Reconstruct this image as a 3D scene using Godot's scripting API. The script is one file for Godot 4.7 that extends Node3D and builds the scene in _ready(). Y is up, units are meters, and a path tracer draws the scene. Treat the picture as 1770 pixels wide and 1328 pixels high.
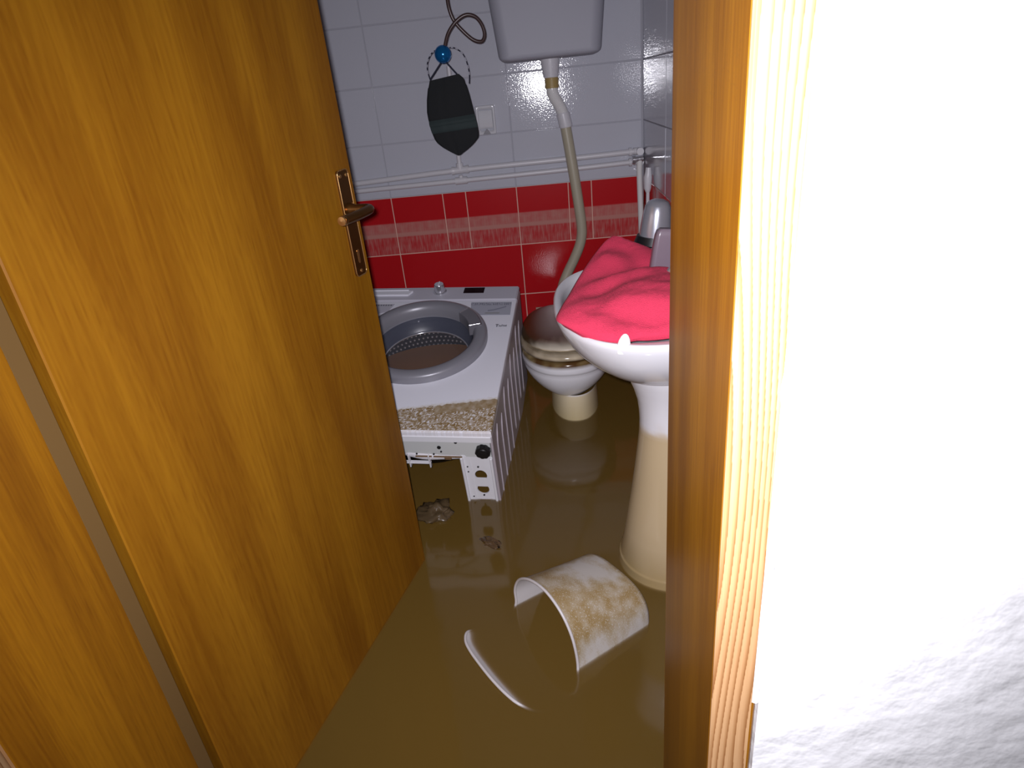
extends Node3D
# Flooded bathroom seen through its open door from the hall, lit by a camera flash.
# Units are metres; the flood's surface is y = 0 and the floor lies 0.15 below it.

const FLOOR_Y := -0.15
const CEIL_Y := 2.35
const BACK_Z := -2.76       # face of the back wall's tiles
const RIGHT_X := 0.384      # face of the right wall's tiles
const LEFT_X := -1.25
const DOOR_IN := -0.64      # bathroom face of the door wall
const DOOR_OUT := -0.40     # hall face of the door wall
const JAMB_R := 0.115
const JAMB_L := -0.60
const HALL := Vector3(-1.6, 1.3, 1.5)   # left x, right x, back z of the hall

var rng := RandomNumberGenerator.new()
var used := {}
var M := {}

# ------------------------------------------------------------------ scene tree helpers
func numbered(called: String) -> String:
	if not used.has(called):
		used[called] = 0
		return called
	used[called] += 1
	return "%s_%03d" % [called, used[called]]

func tag(o: Node, label: String, category := "", group := "", kind := "") -> Node:
	o.set_meta("label", label)
	if category != "":
		o.set_meta("category", category)
	if group != "":
		o.set_meta("group", group)
	if kind != "":
		o.set_meta("kind", kind)
	return o

func thing(called: String, label: String, category: String, at := Vector3.ZERO, b := Basis(), group := "", kind := "") -> Node3D:
	var o := Node3D.new()
	o.name = numbered(called)
	add_child(o)
	o.transform = Transform3D(b, at)
	tag(o, label, category, group, kind)
	return o

func build() -> SurfaceTool:
	var st := SurfaceTool.new()
	st.begin(Mesh.PRIMITIVE_TRIANGLES)
	return st

func obj(called: String, st: SurfaceTool, mat: Material, parent: Node = null) -> MeshInstance3D:
	var o := MeshInstance3D.new()
	o.mesh = st.commit()
	o.material_override = mat
	return put(called, o, parent)

func put(called: String, o: MeshInstance3D, parent: Node = null) -> MeshInstance3D:
	if parent == null:
		o.name = numbered(called)
		add_child(o)
	else:
		var n := 0
		for k in parent.get_children():
			if k.name == called or (k.name.begins_with(called + "_") and k.name.length() == called.length() + 4):
				n += 1
		o.name = called if n == 0 else "%s_%03d" % [called, n]
		parent.add_child(o, true)
	o.cast_shadow = GeometryInstance3D.SHADOW_CASTING_SETTING_ON
	return o

func shared(called: String, mesh: Mesh, mat: Material, parent: Node, at: Vector3, b := Basis()) -> MeshInstance3D:
	var o := MeshInstance3D.new()
	o.mesh = mesh
	o.material_override = mat
	o.transform = Transform3D(b, at)
	return put(called, o, parent)

# ------------------------------------------------------------------ mesh helpers
func tri(st: SurfaceTool, p: Array, n: Array, uv: Array, col: Array = []) -> void:
	var order := [0, 1, 2]
	if (p[1] - p[0]).cross(p[2] - p[0]).dot(n[0] + n[1] + n[2]) > 0.0:
		order = [0, 2, 1]
	for i in order:
		st.set_normal(n[i])
		st.set_uv(uv[i])
		if col.size():
			st.set_color(col[i])
		st.add_vertex(p[i])

func planar_uv(p: Vector3, n: Vector3) -> Vector2:
	var a := n.abs()
	if a.z >= a.x and a.z >= a.y:
		return Vector2(p.x, -p.y)
	if a.x >= a.y:
		return Vector2(p.z, -p.y)
	return Vector2(p.x, p.z)

func face(st: SurfaceTool, pts: Array, out: Vector3, b := Basis(), c := Vector3.ZERO) -> void:
	# a flat convex polygon given in local axes, then turned by b and moved to c
	var n: Vector3 = (pts[1] - pts[0]).cross(pts[2] - pts[0]).normalized()
	if n.dot(out) < 0.0:
		n = -n
	var wn: Vector3 = (b * n).normalized()
	for i in range(1, pts.size() - 1):
		var q := [pts[0], pts[i], pts[i + 1]]
		var w := [b * q[0] + c, b * q[1] + c, b * q[2] + c]
		tri(st, w, [wn, wn, wn], [planar_uv(q[0], n), planar_uv(q[1], n), planar_uv(q[2], n)])

func cbox(st: SurfaceTool, c: Vector3, size: Vector3, bev := 0.002, b := Basis()) -> void:
	var h := size / 2.0
	bev = minf(bev, minf(h.x, minf(h.y, h.z)) * 0.9)
	var ax := [Vector3.RIGHT, Vector3.UP, Vector3.BACK]
	for k in 3:
		var i := (k + 1) % 3
		var j := (k + 2) % 3
		for s in [-1.0, 1.0]:
			var q := []
			for e in [[-1, -1], [1, -1], [1, 1], [-1, 1]]:
				q.append(ax[k] * s * h[k] + ax[i] * e[0] * (h[i] - bev) + ax[j] * e[1] * (h[j] - bev))
			face(st, q, ax[k] * s, b, c)
		if bev <= 0.0:
			continue
		for s in [-1.0, 1.0]:
			for r in [-1.0, 1.0]:
				var q := []
				for e in [-1.0, 1.0]:
					q.append(ax[k] * e * (h[k] - bev) + ax[i] * s * h[i] + ax[j] * r * (h[j] - bev))
				for e in [1.0, -1.0]:
					q.append(ax[k] * e * (h[k] - bev) + ax[i] * s * (h[i] - bev) + ax[j] * r * h[j])
				face(st, q, ax[i] * s + ax[j] * r, b, c)
	if bev > 0.0:
		for sx in [-1.0, 1.0]:
			for sy in [-1.0, 1.0]:
				for sz in [-1.0, 1.0]:
					var s := Vector3(sx, sy, sz)
					face(st, [Vector3(sx * h.x, sy * (h.y - bev), sz * (h.z - bev)), Vector3(sx * (h.x - bev), sy * h.y, sz * (h.z - bev)), Vector3(sx * (h.x - bev), sy * (h.y - bev), sz * h.z)], s, b, c)

func grid(st: SurfaceTool, rows: Array, closed := true, sgn := 1.0, cols: Array = [], uvs: Array = []) -> void:
	# a smooth skin over rows of points; faces away from the rows' centres unless sgn is -1
	var nr := rows.size()
	var nc: int = rows[0].size()
	var mid := []
	var all := Vector3.ZERO
	for r in rows:
		var m := Vector3.ZERO
		for p in r:
			m += p
		mid.append(m / nc)
		all += m / nc / nr
	var ns := []
	var side := 0.0
	for i in nr:
		var line := PackedVector3Array()
		for j in nc:
			var jl := (j - 1 + nc) % nc if closed else maxi(j - 1, 0)
			var jr := (j + 1) % nc if closed else mini(j + 1, nc - 1)
			var du: Vector3 = rows[i][jr] - rows[i][jl]
			var dv: Vector3 = rows[mini(i + 1, nr - 1)][j] - rows[maxi(i - 1, 0)][j]
			if du.length() < 1e-6:
				var k := i + 1 if i < nr - 1 and i < nr / 2 else i - 1
				du = rows[k][jr] - rows[k][jl]
			var n := du.cross(dv)
			n = n.normalized() if n.length() > 1e-12 else Vector3.ZERO
			line.append(n)
			side += n.dot(rows[i][j] - mid[i])
		ns.append(line)
	var flip := sgn * (1.0 if side >= 0.0 else -1.0)
	for i in nr:
		for j in nc:
			ns[i][j] = ns[i][j] * flip
	for i in [0, nr - 1]:      # poles: one common normal
		if rows[i][0].distance_to(rows[i][nc / 2]) < 1e-5:
			var sum := Vector3.ZERO
			for n in ns[i]:
				sum += n
			sum = sum.normalized()
			for j in nc:
				ns[i][j] = sum
	var last := nc if closed else nc - 1
	for i in nr - 1:
		for j in last:
			var k := (j + 1) % nc
			var ids := [[i, j], [i, k], [i + 1, k], [i + 1, j]]
			var uv := []
			if uvs.size():
				for d in ids:
					uv.append(uvs[d[0]][d[1]])
			else:
				uv = [Vector2(float(j) / nc, float(i) / nr), Vector2(float(j + 1) / nc, float(i) / nr), Vector2(float(j + 1) / nc, float(i + 1) / nr), Vector2(float(j) / nc, float(i + 1) / nr)]
			for t in [[0, 1, 2], [0, 2, 3]]:
				var p := []
				var n := []
				var u := []
				var c := []
				for x in t:
					var d: Array = ids[x]
					p.append(rows[d[0]][d[1]])
					n.append(ns[d[0]][d[1]])
					u.append(uv[x])
					if cols.size():
						c.append(cols[d[0]][d[1]])
				if (p[1] - p[0]).cross(p[2] - p[0]).length() > 1e-12:
					tri(st, p, n, u, c)

func ring(c: Vector3, b: Basis, r: float, z: float, seg: int) -> PackedVector3Array:
	var a := PackedVector3Array()
	for i in seg:
		var t := TAU * i / seg
		a.append(c + b * Vector3(cos(t) * r, sin(t) * r, z))
	return a

func lathe(st: SurfaceTool, c: Vector3, b: Basis, prof: Array, seg := 32, sgn := 1.0, hard := true) -> void:
	# profile of Vector2(radius, height along b's z); sharp bends are split so that they stay crisp
	var part := [prof[0]]
	for i in range(1, prof.size()):
		part.append(prof[i])
		var cut := i == prof.size() - 1
		if not cut and hard:
			var d1: Vector2 = (prof[i] - prof[i - 1]).normalized()
			var d2: Vector2 = (prof[i + 1] - prof[i]).normalized()
			cut = d1.dot(d2) < 0.8
		if cut:
			var rows := []
			for p in part:
				rows.append(ring(c, b, p.x, p.y, seg))
			# outside is on the right of the profile's run when it climbs
			var s := 0.0
			for k in range(1, part.size()):
				s += (part[k].y - part[k - 1].y) * (part[k].x + part[k - 1].x)
			_lathe_skin(st, rows, part, c, b, sgn)
			part = [prof[i]]

func _lathe_skin(st: SurfaceTool, rows: Array, part: Array, _c: Vector3, b: Basis, sgn: float) -> void:
	var nr := rows.size()
	var nc: int = rows[0].size()
	var ns := []
	for i in nr:
		var d: Vector2 = (part[mini(i + 1, nr - 1)] - part[maxi(i - 1, 0)]).normalized()
		var line := PackedVector3Array()
		for j in nc:
			var t := TAU * j / nc
			line.append((b * Vector3(cos(t) * d.y, sin(t) * d.y, -d.x)).normalized() * sgn)
		ns.append(line)
	for i in nr - 1:
		for j in nc:
			var k := (j + 1) % nc
			var ids := [[i, j], [i, k], [i + 1, k], [i + 1, j]]
			for t in [[0, 1, 2], [0, 2, 3]]:
				var p := []
				var n := []
				var u := []
				for x in t:
					var e: Array = ids[x]
					p.append(rows[e[0]][e[1]])
					n.append(ns[e[0]][e[1]])
					u.append(Vector2(float(e[1]) / nc, float(e[0]) / nr))
				if (p[1] - p[0]).cross(p[2] - p[0]).length() > 1e-12:
					tri(st, p, n, u)

func tube(st: SurfaceTool, path: Array, radii: Variant, seg := 12, caps := true) -> void:
	var n := path.size()
	var rows := []
	var up := Vector3.UP
	var dir0: Vector3 = (path[1] - path[0]).normalized()
	if absf(dir0.dot(up)) > 0.9:
		up = Vector3.RIGHT
	var x := dir0.cross(up).normalized()
	for i in n:
		var d: Vector3 = (path[mini(i + 1, n - 1)] - path[maxi(i - 1, 0)]).normalized()
		x = (x - d * x.dot(d)).normalized()
		var y := d.cross(x)
		var r: float = radii if radii is float else radii[i]
		var line := PackedVector3Array()
		for j in seg:
			var t := TAU * j / seg
			line.append(path[i] + (x * cos(t) + y * sin(t)) * r)
		rows.append(line)
	grid(st, rows)
	if caps:
		for e in [0, n - 1]:
			var out: Vector3 = (path[0] - path[1]) if e == 0 else (path[n - 1] - path[n - 2])
			face(st, Array(rows[e]), out)

func smooth_path(pts: Array, per := 6) -> Array:
	var out := []
	for i in pts.size() - 1:
		var p0: Vector3 = pts[maxi(i - 1, 0)]
		var p3: Vector3 = pts[mini(i + 2, pts.size() - 1)]
		for k in per:
			out.append(pts[i].cubic_interpolate(pts[i + 1], p0, p3, float(k) / per))
	out.append(pts[-1])
	return out

func extrude(st: SurfaceTool, poly: Array, z0: float, z1: float, b := Basis(), c := Vector3.ZERO) -> void:
	# a flat outline (Vector2) given depth along z
	var pk := PackedVector2Array(poly)
	var ids := Geometry2D.triangulate_polygon(pk)
	for z in [z0, z1]:
		var out := Vector3(0, 0, 1 if z == maxf(z0, z1) else -1)
		for i in range(0, ids.size(), 3):
			face(st, [Vector3(pk[ids[i]].x, pk[ids[i]].y, z), Vector3(pk[ids[i + 1]].x, pk[ids[i + 1]].y, z), Vector3(pk[ids[i + 2]].x, pk[ids[i + 2]].y, z)], out, b, c)
	var cw := Geometry2D.is_polygon_clockwise(pk)
	for i in pk.size():
		var p := pk[i]
		var q := pk[(i + 1) % pk.size()]
		var o2 := (q - p).orthogonal() * (1.0 if cw else -1.0)
		face(st, [Vector3(p.x, p.y, z0), Vector3(q.x, q.y, z0), Vector3(q.x, q.y, z1), Vector3(p.x, p.y, z1)], Vector3(-o2.x, -o2.y, 0) * -1.0, b, c)

# ------------------------------------------------------------------ textures and materials
func noise(freq: float, sd: int, oct := 3) -> FastNoiseLite:
	var n := FastNoiseLite.new()
	n.seed = sd
	n.noise_type = FastNoiseLite.TYPE_SIMPLEX_SMOOTH
	n.frequency = freq
	n.fractal_octaves = oct
	return n

func c8(r: float, g: float, b: float) -> Color:
	return Color(r / 255.0, g / 255.0, b / 255.0)

func lin(r: float, g: float, b: float) -> Color:
	return c8(r, g, b).srgb_to_linear()

func mat(called: String, col: Color, rough := 0.5, metal := 0.0) -> StandardMaterial3D:
	var m := StandardMaterial3D.new()
	m.resource_name = called
	m.albedo_color = col
	m.roughness = rough
	m.metallic = metal
	M[called] = m
	return m

func tex(w: int, h: int, f: Callable) -> ImageTexture:
	var im := Image.create(w, h, false, Image.FORMAT_RGB8)
	for y in h:
		for x in w:
			im.set_pixel(x, y, f.call(x, y))
	return ImageTexture.create_from_image(im)

func bumps(freq: float, strength: float, sd: int, size := 256) -> NoiseTexture2D:
	var t := NoiseTexture2D.new()
	t.width = size
	t.height = size
	t.seamless = true
	t.as_normal_map = true
	t.bump_strength = strength
	t.noise = noise(freq, sd)
	return t

func wood_tex(sd: int, dark: Color, light: Color) -> ImageTexture:
	# fine vertical grain, broad soft bands and short pores; 1 x 2 m
	var broad := noise(1.0, sd, 2)
	var fine := noise(1.0, sd + 1, 3)
	var pore := noise(1.0, sd + 2, 2)
	return tex(384, 512, func(x: int, y: int) -> Color:
		var u := x / 384.0
		var v := y / 512.0
		var w := broad.get_noise_2d(u * 7.0 + v * 0.8, v * 1.6)
		var f := fine.get_noise_2d(u * 120.0 + w * 3.0 + v * 5.0, v * 5.0)
		var p := pore.get_noise_2d(u * 260.0 + v * 8.0, v * 22.0)
		var k := clampf(0.52 + w * 0.62 + f * 0.38 - maxf(p - 0.15, 0.0) * 0.5, 0.0, 1.0)
		return dark.lerp(light, k))

func make_materials() -> void:
	var m: StandardMaterial3D
	m = mat("varnished_wood", Color.WHITE, 0.42)
	m.albedo_texture = wood_tex(11, c8(108, 66, 8), c8(136, 92, 17))
	m.uv1_triplanar = true
	m.uv1_scale = Vector3(1.0, 0.5, 1.0)
	m.metallic_specular = 0.35
	m = mat("varnished_frame", Color.WHITE, 0.35)
	m.albedo_texture = wood_tex(37, c8(106, 64, 8), c8(138, 91, 14))
	m.uv1_triplanar = true
	m.uv1_scale = Vector3(1.6, 0.5, 1.6)
	m.metallic_specular = 0.4
	# bare pine: dark growth rings that wander up the board
	var wv := noise(1.0, 5, 2)
	var gr := noise(1.0, 6, 3)
	m = mat("pine", Color.WHITE, 0.5)
	m.albedo_texture = tex(128, 1024, func(x: int, y: int) -> Color:
		var u := x / 128.0 * 0.05
		var v := y / 1024.0 * 2.5
		var q := u * 150.0 + wv.get_noise_2d(u * 12.0, v * 1.3) * 2.4 + 1.2 * sin(v * 2.1)
		var s := pow(fposmod(q, 1.0), 3.0)
		var g := gr.get_noise_2d(u * 900.0, v * 8.0) * 0.12
		return c8(166, 130, 92).lerp(c8(108, 66, 30), clampf(s * 0.9 + g, 0.0, 1.0)))
	m.uv1_scale = Vector3(20.0, 0.4, 1.0)
	m = mat("worn_wood", c8(98, 72, 30), 0.8)
	# tiles
	m = mat("white_tile", c8(196, 197, 206), 0.062)
	m.metallic_specular = 0.55
	m.normal_enabled = true
	m.normal_texture = bumps(0.2, 2.2, 3)
	m.normal_scale = 0.06
	m.uv1_triplanar = true
	m.uv1_scale = Vector3.ONE * 3.0
	m = mat("red_tile", c8(190, 28, 34), 0.1)
	m.normal_enabled = true
	m.normal_texture = M.white_tile.normal_texture
	m.normal_scale = 0.06
	m.uv1_triplanar = true
	m.uv1_scale = Vector3.ONE * 3.0
	m = mat("grout_pale", c8(226, 180, 164), 0.9)
	m = mat("grout_grey", c8(176, 176, 184), 0.9)
	# the decorated red tile: plain red above, a pale veil, then combed streaks
	var st1 := noise(1.0, 21, 2)
	var st2 := noise(1.0, 22, 2)
	m = mat("decor_tile", Color.WHITE, 0.17)
	m.albedo_texture = tex(256, 256, func(x: int, y: int) -> Color:
		var u := x / 256.0
		var v := y / 256.0
		var red := c8(190, 28, 34)
		var veil := c8(196, 146, 134)
		var s := st1.get_noise_2d(u * 64.0, v * 2.5)
		var blot := st2.get_noise_2d(u * 9.0, v * 6.0)
		var k := 0.0
		if v > 0.42:
			k = smoothstep(0.42, 0.45, v) * (0.74 + s * 0.12 + blot * 0.1)
		if v > 0.6:
			k = lerpf(k, 0.9, smoothstep(0.60, 0.63, v) * (1.0 - smoothstep(0.67, 0.69, v)))
		if v > 0.68:
			k = lerpf(k, 0.46 + s * 0.42 + blot * 0.15, smoothstep(0.68, 0.70, v))
			k = lerpf(k, 0.5, smoothstep(0.9, 1.0, v) * 0.3)
		return red.lerp(veil, clampf(k, 0.0, 1.0)))
	m.uv1_scale = Vector3(2.2, 1.0 / 0.241, 1)
	m.uv1_offset = Vector3(0.5, 0.5, 0)
	# plaster of the hall
	m = mat("plaster", c8(206, 206, 206), 0.45)
	m.heightmap_enabled = true
	var ht := NoiseTexture2D.new()
	ht.width = 512
	ht.height = 512
	ht.seamless = true
	ht.noise = noise(0.012, 8, 5)
	m.heightmap_texture = ht
	m.heightmap_scale = 0.27
	m.uv1_triplanar = true
	m.uv1_scale = Vector3.ONE * 2.4
	m = mat("ceiling_paint", c8(214, 214, 214), 0.9)
	m = mat("floor_tile", c8(120, 100, 84), 0.6)
	# ceramic, plastics, metals
	m = mat("ceramic", c8(214, 214, 218), 0.1)
	m = mat("stained_ceramic", Color.WHITE, 0.14)
	m.vertex_color_use_as_albedo = true
	m = mat("cistern_plastic", c8(168, 168, 178), 0.55)
	m = mat("pvc", c8(214, 212, 216), 0.35)
	m = mat("old_pvc", c8(180, 172, 150), 0.4)
	m = mat("glossy_pvc", c8(226, 224, 222), 0.12)
	m = mat("yellow_collar", c8(170, 145, 90), 0.5)
	m = mat("enamel", c8(232, 232, 240), 0.28)
	m = mat("shaded_side_enamel", c8(182, 174, 180), 0.35)  # white casing enamel, darkened in colour for the light grazing its sides
	m = mat("lid_mud", Color.WHITE, 0.33)
	m.vertex_color_use_as_albedo = true
	m = mat("shaded_beam_steel", c8(196, 198, 196), 0.4)  # pale base metal greyed to paint in the shade of the recess
	m = mat("rust_dirt", c8(110, 84, 56), 0.8)
	m = mat("mask_pleat", c8(40, 52, 52), 0.8)
	m = mat("frame_steel", c8(222, 222, 226), 0.35)
	m = mat("panel_plastic", c8(192, 190, 200), 0.35)
	m = mat("ring_plastic", c8(134, 133, 140), 0.34, 0.1)
	m = mat("ring_dark", c8(110, 108, 114), 0.4)
	m = mat("rubber", c8(44, 46, 62), 0.35)
	m = mat("black_plastic", c8(22, 22, 24), 0.4)
	m = mat("display", c8(30, 8, 12), 0.12)
	m = mat("steel", c8(88, 88, 92), 0.3, 1.0)
	m = mat("dark_cavity", c8(40, 38, 38), 0.6)
	m = mat("chrome", c8(220, 220, 226), 0.15, 0.8)
	m = mat("brass", c8(120, 84, 44), 0.3, 0.9)
	m = mat("bright_brass", c8(214, 170, 110), 0.25, 0.9)
	m = mat("glass", Color(0.9, 0.93, 1.0, 0.06), 0.03)
	m.metallic_specular = 0.25
	m.transparency = BaseMaterial3D.TRANSPARENCY_ALPHA
	m = mat("label_print", Color.WHITE, 0.5)
	var ln := noise(1.0, 31, 1)
	m.albedo_texture = tex(256, 128, func(x: int, y: int) -> Color:
		var u := x / 256.0
		var v := y / 128.0
		var base := c8(172, 174, 186)
		if v > 0.06 and v < 0.24 and fposmod(u * 22.0, 1.0) < 0.68 and ln.get_noise_2d(floorf(u * 66.0) * 3.7, floorf(v * 22.0) * 2.3) > -0.22:
			return c8(122, 124, 136)
		var arc := absf(v - (0.66 - 0.5 * pow(maxf(u - 0.45, 0.0), 1.5) * 2.2))
		if u > 0.45 and u < 0.88 and arc < 0.05:
			return c8(140, 142, 156)
		if v > 0.8 and u > 0.4 and u < 0.75 and v < 0.88:
			return c8(150, 150, 150)
		return base)
	m = mat("grey_print", c8(110, 112, 120), 0.5)
	# washing machine front with mud dried along its lower edge
	var mud := noise(1.0, 41, 4)
	var mud2 := noise(1.0, 42, 3)
	m = mat("muddy_enamel", Color.WHITE, 0.3)
	m.albedo_texture = tex(640, 640, func(x: int, y: int) -> Color:
		var a := x / 640.0 * 0.6           # from the left edge
		var s := (1.0 - y / 640.0) * 0.7   # up from the lower edge
		var white := c8(234, 234, 242)
		var line := 0.025 + a * 0.188 + mud.get_noise_2d(a * 60.0, s * 60.0) * 0.006
		if s > line + 0.006:
			return white.lerp(c8(196, 184, 160), 0.5 * clampf(1.0 - (s - line - 0.006) / 0.012, 0.0, 1.0))
		var k := 0.72 + mud.get_noise_2d(a * 40.0, s * 40.0) * 0.3
		var streak := mud2.get_noise_2d((a * 0.75 + s * 0.66) * 70.0, (s * 0.75 - a * 0.66) * 230.0 + mud.get_noise_2d(a * 30.0, s * 30.0) * 2.0)
		if s < line - 0.03 or a < 0.42:
			k -= smoothstep(0.08, 0.4, streak) * 0.7
			k += smoothstep(0.1, 0.3, -streak) * 0.2
		if s < 0.006:
			k *= 0.2
		return white.lerp(c8(130, 103, 60), clampf(k, 0.0, 1.0)))
	# bin plastic smeared with mud
	var bm := noise(1.0, 51, 4)
	var bm2 := noise(1.0, 52, 3)
	m = mat("muddy_bin", Color.WHITE, 0.45)
	m.albedo_texture = tex(384, 256, func(x: int, y: int) -> Color:
		var u := x / 384.0
		var v := y / 256.0
		var k := 0.72 + bm.get_noise_2d(u * 7.0, v * 5.0) * 0.55
		k -= 1.0 * exp(-pow((u - 0.42) / 0.13, 2.0) - pow((v - 0.72) / 0.33, 2.0))
		k -= smoothstep(0.78, 0.9, u) * 0.7
		k += bm2.get_noise_2d(u * 130.0, v * 90.0) * 0.3
		if bm2.get_noise_2d(u * 75.0 + 9.0, v * 60.0) > 0.42:
			k = -0.2
		return c8(186, 182, 176).lerp(c8(142, 118, 74), clampf(k, 0.0, 0.95)))
	m = mat("bin_plastic", c8(194, 190, 190), 0.4)
	m.backlight_enabled = true
	m.backlight = Color(0.25, 0.25, 0.25)
	# cloth
	m = mat("terry", c8(210, 53, 85), 0.95)
	m.rim_enabled = true
	m.rim = 0.25
	m.rim_tint = 0.8
	m.normal_enabled = true
	m.normal_texture = bumps(0.25, 6.0, 61)
	m.normal_scale = 0.7
	m.uv1_triplanar = true
	m.uv1_scale = Vector3.ONE * 9.0
	m = mat("black_cloth", c8(26, 28, 30), 0.9)
	m = mat("strap", c8(22, 26, 48), 0.7)
	m = mat("pale_strap", c8(170, 170, 180), 0.7)
	m = mat("cord_brown", c8(70, 52, 50), 0.3)
	m = mat("blue_bead", c8(26, 120, 190), 0.15, 0.6)
	m = mat("silver", c8(196, 198, 208), 0.22, 0.7)
	m = mat("frosted", c8(116, 102, 112), 0.3)
	m = mat("soap_white", c8(232, 230, 228), 0.2)
	m = mat("sludge", c8(84, 68, 46), 0.35)
	m = mat("dark_sludge", c8(84, 64, 42), 0.4)
	# flood water: a clear skin over silty water
	m = mat("water_skin", Color(1, 1, 1, 0.0), 0.10)
	m.transparency = BaseMaterial3D.TRANSPARENCY_ALPHA
	m.normal_enabled = true
	m.normal_texture = bumps(0.012, 2.0, 71)
	m.normal_scale = 0.12
	m.uv1_triplanar = true
	m.uv1_scale = Vector3.ONE * 1.5
	m = mat("wash_water", c8(128, 80, 16), 0.4)
	m.metallic_specular = 0.15

# ------------------------------------------------------------------ main
func _ready() -> void:
	rng.seed = 7
	# camera: solved from the photograph's vanishing points
	var cam := Camera3D.new()
	cam.name = "camera"
	cam.fov = 62.65
	cam.near = 0.02
	cam.far = 30.0
	cam.transform = camera_pose()
	add_child(cam)
	cam.current = true
	# surroundings: a dark flat, only the flash gives light
	var we := WorldEnvironment.new()
	we.name = "surroundings"
	var env := Environment.new()
	env.background_mode = Environment.BG_COLOR
	env.background_color = Color(0.004, 0.004, 0.005)
	env.tonemap_mode = Environment.TONE_MAPPER_LINEAR
	env.tonemap_exposure = 1.0
	env.sdfgi_enabled = true
	env.ssao_enabled = true
	env.ssil_enabled = true
	env.volumetric_fog_enabled = true
	env.volumetric_fog_density = 0.0
	we.environment = env
	add_child(we)
	# the flash of the phone, just beside its lens
	var flash := SpotLight3D.new()
	flash.name = "flash"
	flash.position = Vector3(-0.012, 1.164, 0.004)
	flash.basis = camera_pose().basis
	flash.light_energy = 2.5
	flash.light_color = Color(1.0, 0.99, 1.03)
	flash.light_size = 0.01
	flash.spot_range = 12.0
	flash.spot_attenuation = 2.0
	flash.spot_angle = 62.0
	flash.spot_angle_attenuation = 1.0
	flash.shadow_enabled = true
	add_child(flash)
	make_materials()
	build_shell()
	build_tiles()
	build_frame_and_door()
	build_water()
	build_machine()
	build_toilet()
	build_cistern()
	build_basin()
	build_pipes()
	build_bin()
	build_towel()
	build_small_things()

func camera_pose() -> Transform3D:
	# right, up and back of the camera in the world, solved from the photograph's vanishing points
	var x := Vector3(0.99461222, -0.09301098, -0.04577661)
	var y := Vector3(0.06459519, 0.90143143, -0.42807575)
	var z := Vector3(0.08108022, 0.42281242, 0.90258277)
	return Transform3D(Basis(x, y, z), Vector3(0, 1.15, 0)).orthonormalized()

# ------------------------------------------------------------------ room
func slab(called: String, lo: Vector3, hi: Vector3, m: Material, label: String, category := "wall") -> MeshInstance3D:
	var st := build()
	cbox(st, Vector3.ZERO, hi - lo, 0.0)
	var o := obj(called, st, m)
	o.position = (lo + hi) / 2.0
	tag(o, label, category, "", "structure")
	return o

func build_shell() -> void:
	var fy := FLOOR_Y
	slab("floor", Vector3(-1.8, fy - 0.1, -3.0), Vector3(1.5, fy, 1.7), M.floor_tile, "bathroom and hall floor hidden under brown floodwater", "floor")
	slab("ceiling", Vector3(-1.8, CEIL_Y, -3.0), Vector3(1.5, CEIL_Y + 0.1, 1.7), M.ceiling_paint, "plain white ceiling over bathroom and hall", "ceiling")
	slab("wall_back", Vector3(LEFT_X - 0.1, fy, BACK_Z - 0.14), Vector3(RIGHT_X + 0.12, CEIL_Y, BACK_Z - 0.0025), M.grout_grey, "back bathroom wall of white tiles over a red tiled dado")
	slab("wall_right", Vector3(RIGHT_X + 0.0025, fy, BACK_Z - 0.0025), Vector3(RIGHT_X + 0.12, CEIL_Y, DOOR_IN), M.grout_grey, "right bathroom wall tiled white over red behind the basin")
	slab("wall_left", Vector3(LEFT_X - 0.1, fy, BACK_Z), Vector3(LEFT_X, CEIL_Y, DOOR_IN), M.grout_grey, "left bathroom wall hidden behind the open brown door")
	# the wall with the doorway, rough white plaster on the hall side
	var st := build()
	for b in [[Vector3(JAMB_R + 0.041, fy, DOOR_IN), Vector3(1.4, CEIL_Y, DOOR_OUT)], [Vector3(-1.7, fy, DOOR_IN), Vector3(JAMB_L - 0.041, CEIL_Y, DOOR_OUT)], [Vector3(JAMB_L - 0.041, 1.91, DOOR_IN), Vector3(JAMB_R + 0.041, CEIL_Y, DOOR_OUT)]]:
		cbox(st, (b[0] + b[1]) / 2.0, b[1] - b[0], 0.0)
	tag(obj("wall_front", st, M.plaster), "lumpy white plaster wall around the doorway, glaring in the flash", "wall", "", "structure")
	slab("wall_hall_left", Vector3(HALL.x - 0.1, fy, DOOR_OUT), Vector3(HALL.x, CEIL_Y, HALL.z), M.ceiling_paint, "white hall wall to the left of the doorway")
	slab("wall_hall_right", Vector3(HALL.y, fy, DOOR_OUT), Vector3(HALL.y + 0.1, CEIL_Y, HALL.z), M.ceiling_paint, "white hall wall to the right of the doorway")
	slab("wall_hall_back", Vector3(HALL.x - 0.1, fy, HALL.z), Vector3(HALL.y + 0.1, CEIL_Y, HALL.z + 0.1), M.ceiling_paint, "white hall wall opposite the doorway")

func tile_mesh(w: float, h: float) -> Mesh:
	var st := build()
	cbox(st, Vector3.ZERO, Vector3(w - 0.004, h - 0.004, 0.008), 0.0015)
	return st.commit()

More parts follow.
